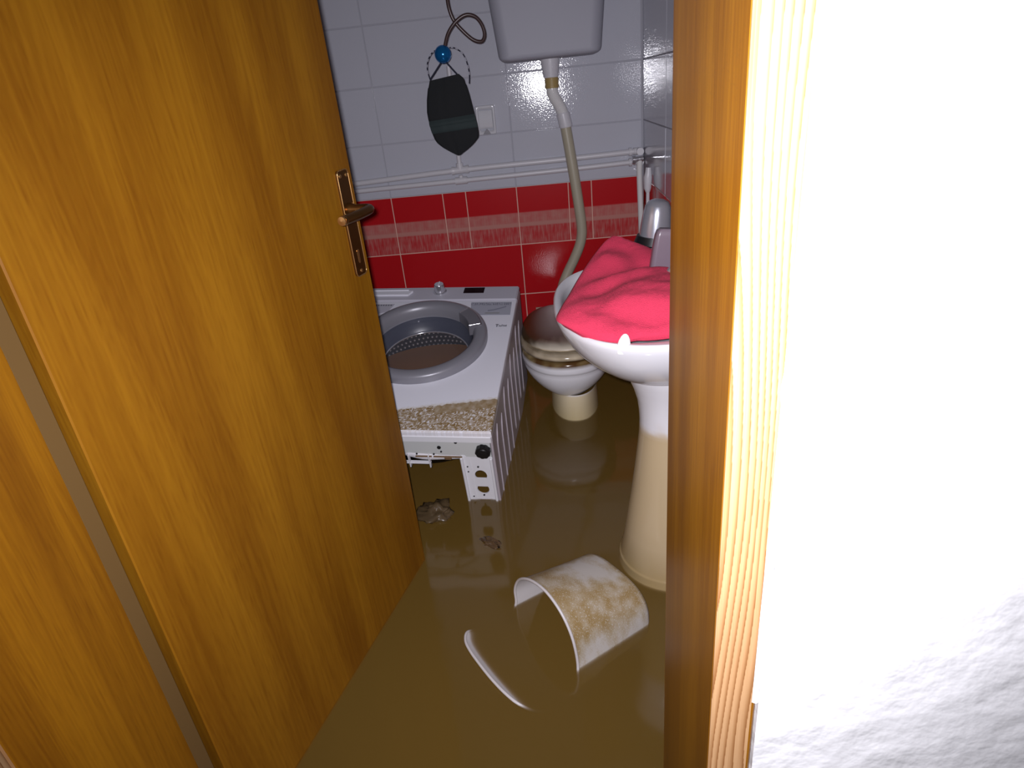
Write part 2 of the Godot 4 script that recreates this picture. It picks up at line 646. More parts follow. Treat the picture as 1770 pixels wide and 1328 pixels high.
func build_tiles() -> void:
	var rows := [[-0.147, 0.078, "red"], [0.078, 0.303, "red"], [0.303, 0.528, "red"], [0.528, 0.7725, "decor"]]
	var y := 0.7725
	while y < CEIL_Y - 0.02:
		var top := minf(y + 0.2155, CEIL_Y - 0.002)
		rows.append([y, top, "white"])
		y = top
	var cache := {}
	for wall in [0, 1]:
		var parent := get_node("wall_back" if wall == 0 else "wall_right")
		# the dado's pale grout, a hair proud of the wall behind it
		var gs := build()
		var gc := Vector3(-0.42, 0.311, BACK_Z - 0.00225) if wall == 0 else Vector3(RIGHT_X + 0.00225, 0.311, (BACK_Z + DOOR_IN) / 2.0)
		cbox(gs, gc - parent.position, Vector3(1.6, 0.921, 0.0007) if wall == 0 else Vector3(0.0007, 0.921, DOOR_IN - BACK_Z), 0.0)
		obj("dado_grout", gs, M.grout_pale, parent)
		# joints along the wall
		var full := [-1.225, -0.685, -0.145, 0.382] if wall == 0 else [BACK_Z + 0.012, -2.23, -1.69, -1.15, DOOR_IN]
		for r in rows:
			var cuts := []
			for i in full.size() - 1:
				cuts.append(full[i])
				if r[2] == "decor":
					cuts.append(full[i] + (full[i + 1] - full[i]) * 0.414)
					cuts.append(full[i] + (full[i + 1] - full[i]) * 0.598)
			cuts.append(full[-1])
			for i in cuts.size() - 1:
				var w: float = cuts[i + 1] - cuts[i]
				var h: float = r[1] - r[0]
				var key := "%.4f %.4f" % [w, h]
				if not cache.has(key):
					cache[key] = tile_mesh(w, h)
				var c: float = (cuts[i] + cuts[i + 1]) / 2.0
				var at := Vector3(c, (r[0] + r[1]) / 2.0, BACK_Z - 0.004) if wall == 0 else Vector3(RIGHT_X + 0.004, (r[0] + r[1]) / 2.0, c)
				var b := Basis() if wall == 0 else Basis(Vector3.UP, -PI / 2)
				b = b * Basis(Vector3.UP, rng.randf_range(-0.0025, 0.0025)) * Basis(Vector3.RIGHT, rng.randf_range(-0.003, 0.003))
				shared("tile", cache[key], M[r[2] + "_tile"], parent, at - parent.position, b)

func build_frame_and_door() -> void:
	var fy := FLOOR_Y
	var top := 1.88
	# right jamb
	var t := thing("trim_1", "right door jamb, varnished brown inside with a bare pine front edge", "door frame", Vector3(JAMB_R, fy, DOOR_OUT), Basis(), "", "structure")
	var st := build()
	cbox(st, Vector3(0.02, (top - fy) / 2.0, -0.1195), Vector3(0.04, top - fy, 0.233), 0.002)
	obj("jamb_board", st, M.varnished_frame, t)
	st = build()
	pine_strip(st, 0.0, 0.035, top - fy)
	var o := obj("front_edge", st, M.pine, t)
	o.set_meta("label", "bare pine edge with dark grain lines facing the hall")
	st = build()
	var path := []
	for i in 40:
		var yy := 0.78 + i * (top - fy - 0.8) / 39.0
		path.append(Vector3(0.0385 + rng.randf_range(-0.001, 0.001), yy, -0.003 + rng.randf_range(-0.0012, 0.0012)))
	tube(st, path, 0.0042, 6)
	obj("plaster_bead", st, M.plaster, t)
	# left jamb, with the worn rebate in which the door closes
	t = thing("trim_2", "left door jamb with a scuffed pale rebate beside the open door", "door frame", Vector3(JAMB_L, fy, DOOR_OUT), Basis(), "", "structure")
	st = build()
	cbox(st, Vector3(-0.02, (top - fy) / 2.0, -0.105), Vector3(0.04, top - fy, 0.204), 0.002)
	obj("jamb_board", st, M.varnished_frame, t)
	st = build()
	cbox(st, Vector3(-0.023, (top - fy) / 2.0, -0.2245), Vector3(0.034, top - fy, 0.029), 0.0015)
	o = obj("rebate_strip", st, M.worn_wood, t)
	o.set_meta("label", "scuffed pale rebate strip")
	st = build()
	pine_strip(st, -0.035, 0.0, top - fy)
	obj("front_edge", st, M.pine, t)
	# head
	t = thing("trim_3", "brown door head joining both jambs above the picture", "door frame", Vector3((JAMB_L + JAMB_R) / 2.0, top, DOOR_OUT), Basis(), "", "structure")
	st = build()
	cbox(st, Vector3(0, 0.0155, -0.12), Vector3(JAMB_R - JAMB_L + 0.08, 0.029, 0.234), 0.002)
	obj("head_board", st, M.varnished_frame, t)
	# door leaf, standing open into the bathroom; local x runs from the free edge to the hinge, z towards the hall
	var dx := Vector3(-0.25290, 0, 0.96749).normalized()
	var dz := Vector3(0.96749, 0, 0.25290).normalized()
	var d := thing("door_1", "brown wood grain door standing open on the left, brass handle at its edge", "door", Vector3(-0.4114, 0, -1.35856), Basis(dx, Vector3.UP, dz), "", "structure")
	st = build()
	cbox(st, Vector3(0.3675, (1.86 - 0.14) / 2.0, -0.02), Vector3(0.735, 1.86 + 0.14, 0.04), 0.002)
	obj("leaf", st, M.varnished_wood, d)
	# handle plate
	st = build()
	var hw := 0.0205
	var poly := []
	for e in [[1, 1, 0.0], [-1, 1, PI / 2], [-1, -1, PI], [1, -1, 3 * PI / 2]]:
		for k in 5:
			var a: float = e[2] + PI / 2 * k / 4.0
			poly.append(Vector2(0.04 + e[0] * (hw - 0.009) + 0.009 * cos(a), 0.9245 + e[1] * (0.1085 - 0.009) + 0.009 * sin(a)))
	extrude(st, poly, 0.0, 0.0045)
	var plate := obj("handle_plate", st, M.brass, d)
	st = build()
	var rim := []
	for p in poly:
		rim.append(Vector3(p.x, p.y, 0.0045))
	rim.append(rim[0])
	rim.append(rim[1])
	tube(st, rim, 0.0013, 6, false)
	obj("plate_rim", st, M.bright_brass, plate)  # brighter brass bead that draws the highlight along the plate edge
	for p in [Vector2(0.052, 1.022), Vector2(0.028, 1.022), Vector2(0.04, 0.826)]:
		st = build()
		lathe(st, Vector3(p.x, p.y, 0.0045), Basis(), [Vector2(0.0042, 0), Vector2(0.0036, 0.0018), Vector2(0.0, 0.0022)], 12)
		obj("screw", st, M.bright_brass, plate)
	st = build()
	lathe(st, Vector3(0.04, 0.955, 0.0), Basis(), [Vector2(0.013, 0.0045), Vector2(0.013, 0.012), Vector2(0.0098, 0.018), Vector2(0.0098, 0.03)], 20)
	tube(st, smooth_path([Vector3(0.04, 0.955, 0.026), Vector3(0.041, 0.955, 0.046), Vector3(0.05, 0.955, 0.057), Vector3(0.075, 0.954, 0.059), Vector3(0.105, 0.953, 0.058), Vector3(0.15, 0.952, 0.054)], 5), 0.0098, 14)
	var lever := obj("lever", st, M.brass, d)
	st = build()
	lathe(st, Vector3(0.15, 0.952, 0.054), Basis(Vector3.FORWARD, Vector3.UP, Vector3.RIGHT), [Vector2(0.0102, -0.004), Vector2(0.0085, 0.004), Vector2(0.0, 0.0065)], 16)
	obj("lever_cap", st, M.bright_brass, lever)
	st = build()
	var key := []
	for i in 9:
		key.append(Vector2(0.04 + 0.004 * cos(PI * i / 8.0), 0.868 + 0.004 * sin(PI * i / 8.0)))
	for i in 9:
		key.append(Vector2(0.04 - 0.003 * cos(PI * i / 8.0), 0.845 - 0.003 * sin(PI * i / 8.0)))
	extrude(st, key, 0.0044, 0.0052)
	obj("keyhole", st, M.bright_brass, plate)
	# hinge pins on the far edge
	for y in [-0.1, 1.6]:
		st = build()
		tube(st, [Vector3(0.741, y, -0.006), Vector3(0.741, y + 0.09, -0.006)], 0.007, 10)
		obj("hinge", st, M.brass, d)

func pine_strip(st: SurfaceTool, x0: float, x1: float, h: float) -> void:
	# the front edge of a frame: a thin board whose u runs across and v up
	var n := 24
	for i in n:
		var y0 := h * i / n
		var y1 := h * (i + 1) / n
		for f in [[Vector3(x0 + 0.0015, y0, 0), Vector3(x1, y0, 0), Vector3(x1, y1, 0), Vector3(x0 + 0.0015, y1, 0), Vector3.BACK], [Vector3(x0, y0, -0.0015), Vector3(x0 + 0.0015, y0, 0), Vector3(x0 + 0.0015, y1, 0), Vector3(x0, y1, -0.0015), Vector3(-1, 0, 1).normalized()], [Vector3(x0, y0, -0.003), Vector3(x0, y0, -0.0015), Vector3(x0, y1, -0.0015), Vector3(x0, y1, -0.003), Vector3.LEFT], [Vector3(x1, y0, -0.003), Vector3(x1, y0, 0), Vector3(x1, y1, 0), Vector3(x1, y1, -0.003), Vector3.RIGHT]]:
			for t in [[0, 1, 2], [0, 2, 3]]:
				var p := [f[t[0]], f[t[1]], f[t[2]]]
				var u := []
				for q in p:
					u.append(Vector2(q.x, -q.y))
				tri(st, p, [f[4], f[4], f[4]], u)
	# ends
	for y in [0.0, h]:
		face(st, [Vector3(x0, y, -0.003), Vector3(x1, y, -0.003), Vector3(x1, y, 0), Vector3(x0, y, 0)], Vector3(0, 1 if y > 0 else -1, 0))

func build_water() -> void:
	var st := build()
	for r in [[LEFT_X, RIGHT_X, BACK_Z, DOOR_IN], [JAMB_L, JAMB_R, DOOR_IN, DOOR_OUT], [HALL.x, HALL.y, DOOR_OUT, HALL.z]]:
		face(st, [Vector3(r[0], 0, r[2]), Vector3(r[1], 0, r[2]), Vector3(r[1], 0, r[3]), Vector3(r[0], 0, r[3])], Vector3.UP)
	var w := obj("floodwater", st, M.water_skin)
	tag(w, "murky brown floodwater covering the bathroom floor and doorway", "floodwater", "", "stuff")
	var fm := FogMaterial.new()
	fm.resource_name = "silt"
	fm.albedo = c8(232, 180, 86)
	fm.density = 120.0
	for r in [[LEFT_X, RIGHT_X, BACK_Z, DOOR_IN], [JAMB_L, JAMB_R, DOOR_IN, DOOR_OUT], [HALL.x, HALL.y, DOOR_OUT, HALL.z]]:
		var fog := FogVolume.new()
		fog.name = "suspended_silt"
		fog.shape = RenderingServer.FOG_VOLUME_SHAPE_BOX
		fog.size = Vector3(r[1] - r[0], -FLOOR_Y - 0.001, r[3] - r[2])
		fog.position = Vector3((r[0] + r[1]) / 2.0, FLOOR_Y / 2.0 - 0.0005, (r[2] + r[3]) / 2.0)
		fog.material = fm
		fog.set_meta("kind", "stuff")
		w.add_child(fog, true)

# ------------------------------------------------------------------ washing machine
const MW := 0.6
const ML := 0.777
const MD := 0.44
const PORT := Vector2(-0.293, 0.427)   # centre of the porthole on the front

func circle_panel(st: SurfaceTool, hole: float, x0: float, x1: float, y0: float, y1: float, edge: float) -> void:
	# a panel with a round hole and a rounded outer edge, facing +z
	var angs := []
	for i in 96:
		angs.append(TAU * i / 96.0)
	for c in [Vector2(x1, y1), Vector2(x0, y1), Vector2(x0, y0), Vector2(x1, y0)]:
		angs.append(fposmod((c - PORT).angle(), TAU))
	angs.sort()
	var rows := []
	for k in 6:
		rows.append(PackedVector3Array())
	for a in angs:
		var d := Vector2(cos(a), sin(a))
		var t := 1e9
		if d.x > 1e-6: t = minf(t, (x1 - PORT.x) / d.x)
		if d.x < -1e-6: t = minf(t, (x0 - PORT.x) / d.x)
		if d.y > 1e-6: t = minf(t, (y1 - PORT.y) / d.y)
		if d.y < -1e-6: t = minf(t, (y0 - PORT.y) / d.y)
		var o := PORT + d * t
		var i := PORT + d * (t - edge)
		i = Vector2(clampf(o.x, x0 + edge, x1 - edge), clampf(o.y, y0 + edge, y1 - edge))
		var h := PORT + d * hole
		rows[0].append(Vector3(h.x, h.y, -0.02))
		rows[1].append(Vector3(h.x, h.y, 0))
		rows[2].append(Vector3(i.x, i.y, 0))
		rows[3].append(Vector3((o.x * 2 + i.x) / 3.0, (o.y * 2 + i.y) / 3.0, -edge * 0.3))
		rows[4].append(Vector3(o.x, o.y, -edge))
		rows[5].append(Vector3(o.x, o.y, -0.018))
	for k in 5:
		for j in angs.size():
			var n := (j + 1) % angs.size()
			var q := [rows[k][j], rows[k][n], rows[k + 1][n], rows[k + 1][j]]
			var mid := (Vector2(q[0].x, q[0].y) + Vector2(q[1].x, q[1].y)) / 2.0 - PORT
			var out := Vector3.BACK if k in [1, 2] else Vector3(mid.x, mid.y, 0.2) if k > 2 else Vector3(-mid.x, -mid.y, 0)
			for t in [[0, 1, 2], [0, 2, 3]]:
				var p := [q[t[0]], q[t[1]], q[t[2]]]
				var nn: Vector3 = (p[1] - p[0]).cross(p[2] - p[0])
				if nn.length() < 1e-10:
					continue
				nn = nn.normalized() if nn.dot(out) > 0 else -nn.normalized()
				var u := []
				for v in p:
					u.append(Vector2((v.x + MW) / 0.6, 1.0 - v.y / 0.7))
				tri(st, p, [nn, nn, nn], u)

func build_machine() -> void:
	var b := Basis(Vector3(0.9957266, -0.03863322, 0.08388098), Vector3(0.09094231, 0.25220547, -0.96339083), Vector3(0.01606365, 0.96690221, 0.25464109)).orthonormalized()
	var o := Vector3(-0.211, 0.284, -1.537)
	var t := thing("washing_machine", "white front loading washing machine floating tipped on its back, mud along its lower edge", "washing machine", o, b)
	var st := build()
	circle_panel(st, 0.172, -MW, 0.0, 0.0, 0.683, 0.005)
	obj("front_panel", st, M.muddy_enamel, t)
	st = build()
	cbox(st, Vector3(-MW / 2, 0.7305, -0.008), Vector3(MW, 0.092, 0.022), 0.005)
	var cp := obj("control_panel", st, M.panel_plastic, t)
	# drawer with its slanted lip, dial, display
	st = build()
	extrude(st, [Vector2(-0.59, 0.742), Vector2(-0.40, 0.7405), Vector2(-0.413, 0.714), Vector2(-0.59, 0.716)], 0.002, 0.010)
	var dr := obj("drawer", st, M.enamel, t)
	st = build()
	cbox(st, Vector3(-0.505, 0.7425, 0.009), Vector3(0.18, 0.006, 0.008), 0.0025)
	obj("drawer_lip", st, M.enamel, dr)
	st = build()
	lathe(st, Vector3(-0.296, 0.742, 0.003), Basis(), [Vector2(0.026, 0), Vector2(0.0255, 0.003), Vector2(0.0205, 0.004), Vector2(0.0185, 0.030), Vector2(0.0165, 0.033), Vector2(0.0, 0.034)], 28)
	var dial := obj("dial", st, M.chrome, t)
	st = build()
	cbox(st, Vector3(-0.296, 0.742, 0.0365), Vector3(0.004, 0.034, 0.005), 0.0015)
	obj("dial_grip", st, M.enamel, dial)
	st = build()
	extrude(st, [Vector2(-0.205, 0.765), Vector2(-0.128, 0.765), Vector2(-0.128, 0.729), Vector2(-0.205, 0.729)], 0.0, 0.0045)
	obj("display", st, M.display, t)
	# printed stickers
	var lab := build()
	for q in [[Vector2(-0.165, 0.670), Vector2(-0.016, 0.670), Vector2(-0.013, 0.586), Vector2(-0.135, 0.586), Vector2(-0.158, 0.606)]]:
		var ids := Geometry2D.triangulate_polygon(PackedVector2Array(q))
		for i in range(0, ids.size(), 3):
			var p := []
			var u := []
			for k in 3:
				var v: Vector2 = q[ids[i + k]]
				p.append(Vector3(v.x, v.y, 0.0008))
				u.append(Vector2((v.x + 0.165) / 0.15, (0.670 - v.y) / 0.084))
			tri(lab, p, [Vector3.BACK, Vector3.BACK, Vector3.BACK], u)
		for i in q.size():
			var v: Vector2 = q[i]
			var w: Vector2 = q[(i + 1) % q.size()]
			face(lab, [Vector3(v.x, v.y, -0.0004), Vector3(w.x, w.y, -0.0004), Vector3(w.x, w.y, 0.0008), Vector3(v.x, v.y, 0.0008)], Vector3((v.x + w.x) / 2 + 0.09, (v.y + w.y) / 2 - 0.63, 0))
	obj("information_sticker", lab, M.label_print, t)
	st = build()
	extrude(st, [Vector2(-0.595, 0.664), Vector2(-0.452, 0.664), Vector2(-0.466, 0.612), Vector2(-0.52, 0.594), Vector2(-0.595, 0.58)], -0.0004, 0.0008)
	var ls := obj("information_sticker", st, M.panel_plastic, t)
	st = build()
	for i in 14:
		cbox(st, Vector3(-0.588 + i * 0.0095, 0.656, 0.0009), Vector3(0.006, 0.007, 0.0004), 0.0)
	obj("print", st, M.grey_print, ls)
	st = build()
	for g in [[0.0, 0.0035, 0.016, 0.0], [0.0, 0.011, 0.003, 0.006], [0.008, 0.003, 0.009, -0.002], [0.013, 0.003, 0.008, -0.003], [0.0175, 0.0028, 0.011, 0.0], [0.0225, 0.003, 0.009, -0.001], [0.0275, 0.0035, 0.008, -0.002], [0.032, 0.003, 0.009, -0.001]]:
		cbox(st, Vector3(-0.051 + g[0], 0.522 + g[3], 0.0004), Vector3(g[1], g[2], 0.001), 0.0)
	obj("print", st, M.grey_print, t)
	# porthole: ring, notch of the handle, glass bowl, gasket, drum
	var c := Vector3(PORT.x, PORT.y, 0)
	st = build()
	lathe(st, c, Basis(), [Vector2(0.221, -0.002), Vector2(0.222, 0.018), Vector2(0.219, 0.026), Vector2(0.212, 0.031), Vector2(0.200, 0.0335), Vector2(0.188, 0.032), Vector2(0.179, 0.026), Vector2(0.174, 0.014), Vector2(0.171, 0.0), Vector2(0.170, -0.012)], 96)
	var pr := obj("door_ring", st, M.ring_plastic, t)
	var rows := []
	for z in [[0.160, 0.0], [0.162, 0.0365], [0.166, 0.0385], [0.201, 0.0385], [0.206, 0.036], [0.207, 0.0]]:
		var line := PackedVector3Array()
		for i in 15:
			var a := deg_to_rad(14.0 + 34.0 * i / 14.0)
			line.append(c + Vector3(cos(a) * z[0], sin(a) * z[0], z[1]))
		rows.append(line)
	st = build()
	grid(st, rows, false)
	for i in [0, 14]:
		var q := []
		for r in rows:
			q.append(r[i])
		face(st, q, Vector3(0.3, -1, 0) if i == 0 else Vector3(-0.6, 1, 0))
	var nt := obj("door_catch", st, M.ring_dark, pr)
	for a in [15.0, 47.0]:
		var r := deg_to_rad(a)
		st = build()
		tube(st, [c + Vector3(cos(r) * 0.163, sin(r) * 0.163, 0.0385), c + Vector3(cos(r) * 0.2, sin(r) * 0.2, 0.0395)], 0.0022, 6)
		obj("catch_edge", st, M.chrome, pr)
	st = build()
	var prof := []
	for i in 13:
		var k := i / 12.0
		prof.append(Vector2(0.168 * pow(cos(k * PI / 2.0), 0.6), -0.006 - 0.05 * sin(k * PI / 2.0)))
	prof.reverse()
	lathe(st, c, Basis(), prof, 64, 1.0, false)
	obj("door_glass", st, M.glass, t)
	st = build()
	lathe(st, c, Basis(), [Vector2(0.171, -0.010), Vector2(0.170, -0.018), Vector2(0.166, -0.026), Vector2(0.166, -0.034), Vector2(0.160, -0.042), Vector2(0.159, -0.050), Vector2(0.152, -0.057), Vector2(0.150, -0.064)], 64, 1.0, false)
	var gk := obj("gasket", st, M.rubber, t)
	st = build()
	var hoop := []
	for i in 66:
		hoop.append(c + Vector3(cos(TAU * i / 64.0) * 0.150, sin(TAU * i / 64.0) * 0.150, -0.064))
	tube(st, hoop, 0.003, 8, false)
	obj("clamp_wire", st, M.chrome, gk)  # added bright hoop standing in for the highlight on the glass rim
	st = build()
	lathe(st, c, Basis(), [Vector2(0.151, -0.066), Vector2(0.156, -0.068), Vector2(0.222, -0.07), Vector2(0.238, -0.08), Vector2(0.24, -0.10), Vector2(0.24, -0.34), Vector2(0.22, -0.36), Vector2(0.0, -0.365)], 72, -1.0, false)
	var dm := obj("drum", st, M.steel, t)
	# holes of the drum as small dark dimples with bright rims, too many to pick apart
	var hole := build()
	lathe(hole, Vector3.ZERO, Basis(), [Vector2(0.0042, 0.0), Vector2(0.0036, 0.0012), Vector2(0.0022, 0.0004), Vector2(0.0, 0.0002)], 8)
	var mm := MultiMesh.new()
	mm.transform_format = MultiMesh.TRANSFORM_3D
	mm.mesh = hole.commit()
	mm.mesh.surface_set_material(0, M.chrome)
	var spots := []
	for row in 9:
		for i in 88:
			var a := TAU * (i + 0.5 * (row % 2)) / 88.0
			var out := Vector3(-cos(a), -sin(a), 0)
			spots.append(Transform3D(Basis(Vector3.BACK.cross(out).normalized(), Vector3.BACK, out).orthonormalized(), c + Vector3(cos(a) * 0.2395, sin(a) * 0.2395, -0.095 - row * 0.018)))
	mm.instance_count = spots.size()
	for i in spots.size():
		mm.set_instance_transform(i, spots[i])
	var mi := MultiMeshInstance3D.new()
	mi.name = "perforation"
	mi.multimesh = mm
	mi.set_meta("kind", "stuff")
	dm.add_child(mi)
	# casing
	st = build()
	cbox(st, Vector3(-0.004, ML / 2.0, -MD / 2.0 - 0.012), Vector3(0.008, ML, MD - 0.012), 0.003)
	var sp := obj("side_panel", st, M.shaded_side_enamel, t)
	for i in 8:
		var s := 0.06 + i * 0.084
		var d1 := 0.345 + 0.04 * (i % 2)
		st = build()
		var start := 0.05 + 0.035 * (i % 2)
		tube(st, [Vector3(0.0, s + 0.03, -start), Vector3(0.001, s + 0.012, -start - 0.02), Vector3(0.001, s, -start - 0.055), Vector3(0.001, s - 0.006, -d1), Vector3(0.0, s - 0.004, -d1 - 0.02)], [0.001, 0.0026, 0.0026, 0.0026, 0.001], 8)
		obj("rib", st, M.shaded_side_enamel, sp)
	st = build()
	cbox(st, Vector3(-MW + 0.004, ML / 2.0, -MD / 2.0 - 0.012), Vector3(0.008, ML, MD - 0.012), 0.003)
	obj("side_panel", st, M.shaded_side_enamel, t)
	st = build()
	cbox(st, Vector3(-MW / 2.0, ML - 0.008, -MD / 2.0 - 0.012), Vector3(MW - 0.018, 0.014, MD - 0.014), 0.004)
	obj("top_panel", st, M.enamel, t)
	st = build()
	cbox(st, Vector3(-MW / 2.0, ML / 2.0, -MD + 0.004), Vector3(MW - 0.018, ML - 0.02, 0.006), 0.002)
	obj("back_panel", st, M.shaded_side_enamel, t)
	# open underside: front beam with an arched pressing, two pierced legs, feet
	var lip := build()
	cbox(lip, Vector3(-MW / 2.0, 0.004, -0.030), Vector3(MW - 0.004, 0.012, 0.026), 0.003)
	obj("base_lip", lip, M.frame_steel, t)
	var beam := CSGCombiner3D.new()
	beam.name = "base_beam"
	beam.use_collision = false
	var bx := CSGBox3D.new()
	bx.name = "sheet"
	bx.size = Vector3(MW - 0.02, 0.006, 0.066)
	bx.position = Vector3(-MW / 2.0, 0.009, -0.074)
	bx.material = M.shaded_beam_steel
	beam.add_child(bx)
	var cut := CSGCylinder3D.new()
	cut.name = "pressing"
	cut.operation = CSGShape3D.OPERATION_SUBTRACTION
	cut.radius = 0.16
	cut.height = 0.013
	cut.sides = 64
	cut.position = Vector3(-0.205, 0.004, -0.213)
	cut.material = M.shaded_beam_steel
	beam.add_child(cut)
	t.add_child(beam)
	for s in [0, 1]:
		var leg := CSGCombiner3D.new()
		leg.name = "base_leg" if s == 0 else "base_leg_001"
		var x := -0.056 if s == 0 else -MW + 0.056
		var lb := CSGBox3D.new()
		lb.name = "sheet"
		lb.size = Vector3(0.092, 0.006, MD - 0.115)
		lb.position = Vector3(x, 0.009, -0.107 - (MD - 0.115) / 2.0)
		lb.material = M.frame_steel
		leg.add_child(lb)
		var tr := CSGBox3D.new()
		tr.name = "trough"
		tr.operation = CSGShape3D.OPERATION_SUBTRACTION
		tr.size = Vector3(0.05, 0.006, MD)
		tr.position = Vector3(x + 0.004, 0.0045, -0.107 - MD / 2.0)
		tr.material = M.frame_steel
		leg.add_child(tr)
		for k in 3:
			var h := CSGPolygon3D.new()
			h.name = "hole"
			h.operation = CSGShape3D.OPERATION_SUBTRACTION
			var dee := PackedVector2Array()
			for i in 24:
				var w := TAU * i / 24.0
				var v := Vector2(cos(w) * 0.0185, sin(w) * 0.023)
				dee.append(Vector2(v.x, clampf(v.y, -0.014 if k == 0 else -0.03, 0.03 if k == 0 else 0.012)))
			h.polygon = dee
			h.depth = 0.05
			h.transform = Transform3D(Basis(Vector3.RIGHT, Vector3.BACK, Vector3.DOWN), Vector3(x + 0.004, -0.02, -0.190 - 0.062 * k))
			h.material = M.frame_steel
			leg.add_child(h, true)
		t.add_child(leg)
	st = build()
	for q in [[-0.215, 0.05], [-0.15, 0.07], [-0.108, 0.02]]:
		cbox(st, Vector3(q[0], 0.004, -0.1075), Vector3(q[1], 0.006, 0.003), 0.001)
	cbox(st, Vector3(-0.142, 0.006, -0.114), Vector3(0.022, 0.008, 0.014), 0.003)
	var dirt := obj("rust_streak", st, M.rust_dirt, t)
	dirt.set_meta("kind", "stuff")
	# folded edge of the leg, ribs stiffening it
	for x in [-0.101, -0.0125]:
		st = build()
		cbox(st, Vector3(x, 0.003, -0.27), Vector3(0.008, 0.012, 0.325), 0.002)
		obj("leg_fold", st, M.frame_steel, t)
	st = build()
	var pts := []
	for i in 9:
		var a := TAU * i / 9.0
		for k in 3:
			var w := a + TAU / 9.0 * k / 3.0
			pts.append(Vector2(cos(w), sin(w)) * (0.0205 if k == 0 else 0.0222))
	extrude(st, pts, 0.0, 0.016, Basis(Vector3.RIGHT, Vector3.BACK, Vector3.DOWN), Vector3(-0.031, 0.004, -0.074))
	lathe(st, Vector3(-0.031, -0.012, -0.074), Basis(Vector3.RIGHT, Vector3.BACK, Vector3.DOWN), [Vector2(0.017, 0.0), Vector2(0.015, 0.003), Vector2(0.0, 0.004)], 20)
	obj("foot", st, M.black_plastic, t)
	st = build()
	extrude(st, pts, 0.0, 0.016, Basis(Vector3.RIGHT, Vector3.BACK, Vector3.DOWN), Vector3(-MW + 0.031, 0.004, -0.074))
	obj("foot", st, M.black_plastic, t)
	for p in [[-0.163, -0.071, 0.006], [-0.11, -0.048, 0.005], [-0.159, -0.088, 0.003], [-0.235, -0.099, 0.003], [-0.183, -0.099, 0.003], [-0.056, -0.150, 0.003], [-0.088, -0.15, 0.0025], [-0.088, -0.172, 0.0025], [-0.052, -0.278, 0.003], [-0.085, -0.285, 0.0025]]:
		st = build()
		lathe(st, Vector3(p[0], 0.007, p[1]), Basis(Vector3.RIGHT, Vector3.BACK, Vector3.DOWN), [Vector2(p[2], 0.0), Vector2(p[2] * 0.9, 0.003), Vector2(p[2] * 0.3, 0.0035), Vector2(0.0, 0.0025)], 12)
		obj("screw", st, M.black_plastic, t)
	# what shows inside: the underside of the tub, a bracket and a hose stub
	st = build()
	tube(st, smooth_path([Vector3(-0.30, 0.03, -0.10), Vector3(-0.22, 0.02, -0.115), Vector3(-0.15, 0.025, -0.118), Vector3(-0.108, 0.04, -0.13)], 5), 0.016, 12)
	obj("drain_hose", st, M.pvc, t)
	st = build()
	for x in [-0.285, -0.262, -0.2]:
		cbox(st, Vector3(x, 0.006, -0.128), Vector3(0.004, 0.012, 0.05), 0.001)
	cbox(st, Vector3(-0.242, 0.006, -0.135), Vector3(0.09, 0.012, 0.004), 0.001)
	obj("pump_cage", st, M.pvc, t)
	# brown water standing inside the drum
	st = build()
	var top := PackedVector3Array()
	var low := PackedVector3Array()
	for i in 64:
		var a := TAU * i / 64.0
		var p := o + b * (c + Vector3(cos(a) * 0.236, sin(a) * 0.236, 0))
		var lam := (p.y - 0.285) / b.z.y
		lam = maxf(lam, 0.075)
		top.append(p - b.z * lam)
		low.append(o + b * (c + Vector3(cos(a) * 0.2, sin(a) * 0.2, -0.33)))
	var heart := PackedVector3Array()
	for i in 64:
		heart.append(o + b * c - b.z * (((o + b * c).y - 0.285) / b.z.y))
	grid(st, [top, low])
	for i in 64:
		var k := (i + 1) % 64
		tri(st, [top[i], top[k], heart[0]], [Vector3.UP, Vector3.UP, Vector3.UP], [Vector2(top[i].x, top[i].z), Vector2(top[k].x, top[k].z), Vector2(heart[0].x, heart[0].z)])
	tag(obj("drum_water", st, M.wash_water), "brown water standing inside the washing machine drum", "water")

# ------------------------------------------------------------------ toilet
func egg(y: float, cx: float, hw: float, zf: float, zb: float, seg := 56) -> PackedVector3Array:
	# outline of a toilet bowl: round towards the front, squarer at the back
	var a := PackedVector3Array()
	var zc := lerpf(zb, zf, 0.55)
	for i in seg:
		var t := TAU * i / seg
		var c := cos(t)
		var s := sin(t)
		var x := cx + hw * signf(c) * pow(absf(c), 0.9 if s > 0 else 0.75)
		var z := zc + (zf - zc) * s if s > 0 else zc + (zc - zb) * signf(s) * pow(absf(s), 0.8)
		a.append(Vector3(x, y, z))
	return a

func mudded(rows: Array, f: Callable) -> Array:
	var out := []
	for r in rows:
		var line := []
		for p in r:
			line.append(f.call(p))
		out.append(line)
	return out

func cap(st: SurfaceTool, r: PackedVector3Array, out: Vector3, cols: Array = []) -> void:
	var m := Vector3.ZERO
	for p in r:
		m += p
	m /= r.size()
	for i in r.size():
		var k := (i + 1) % r.size()
		tri(st, [r[i], r[k], m], [out, out, out], [Vector2.ZERO, Vector2.ZERO, Vector2.ZERO], [cols[i], cols[k], cols[i]] if cols.size() else [])

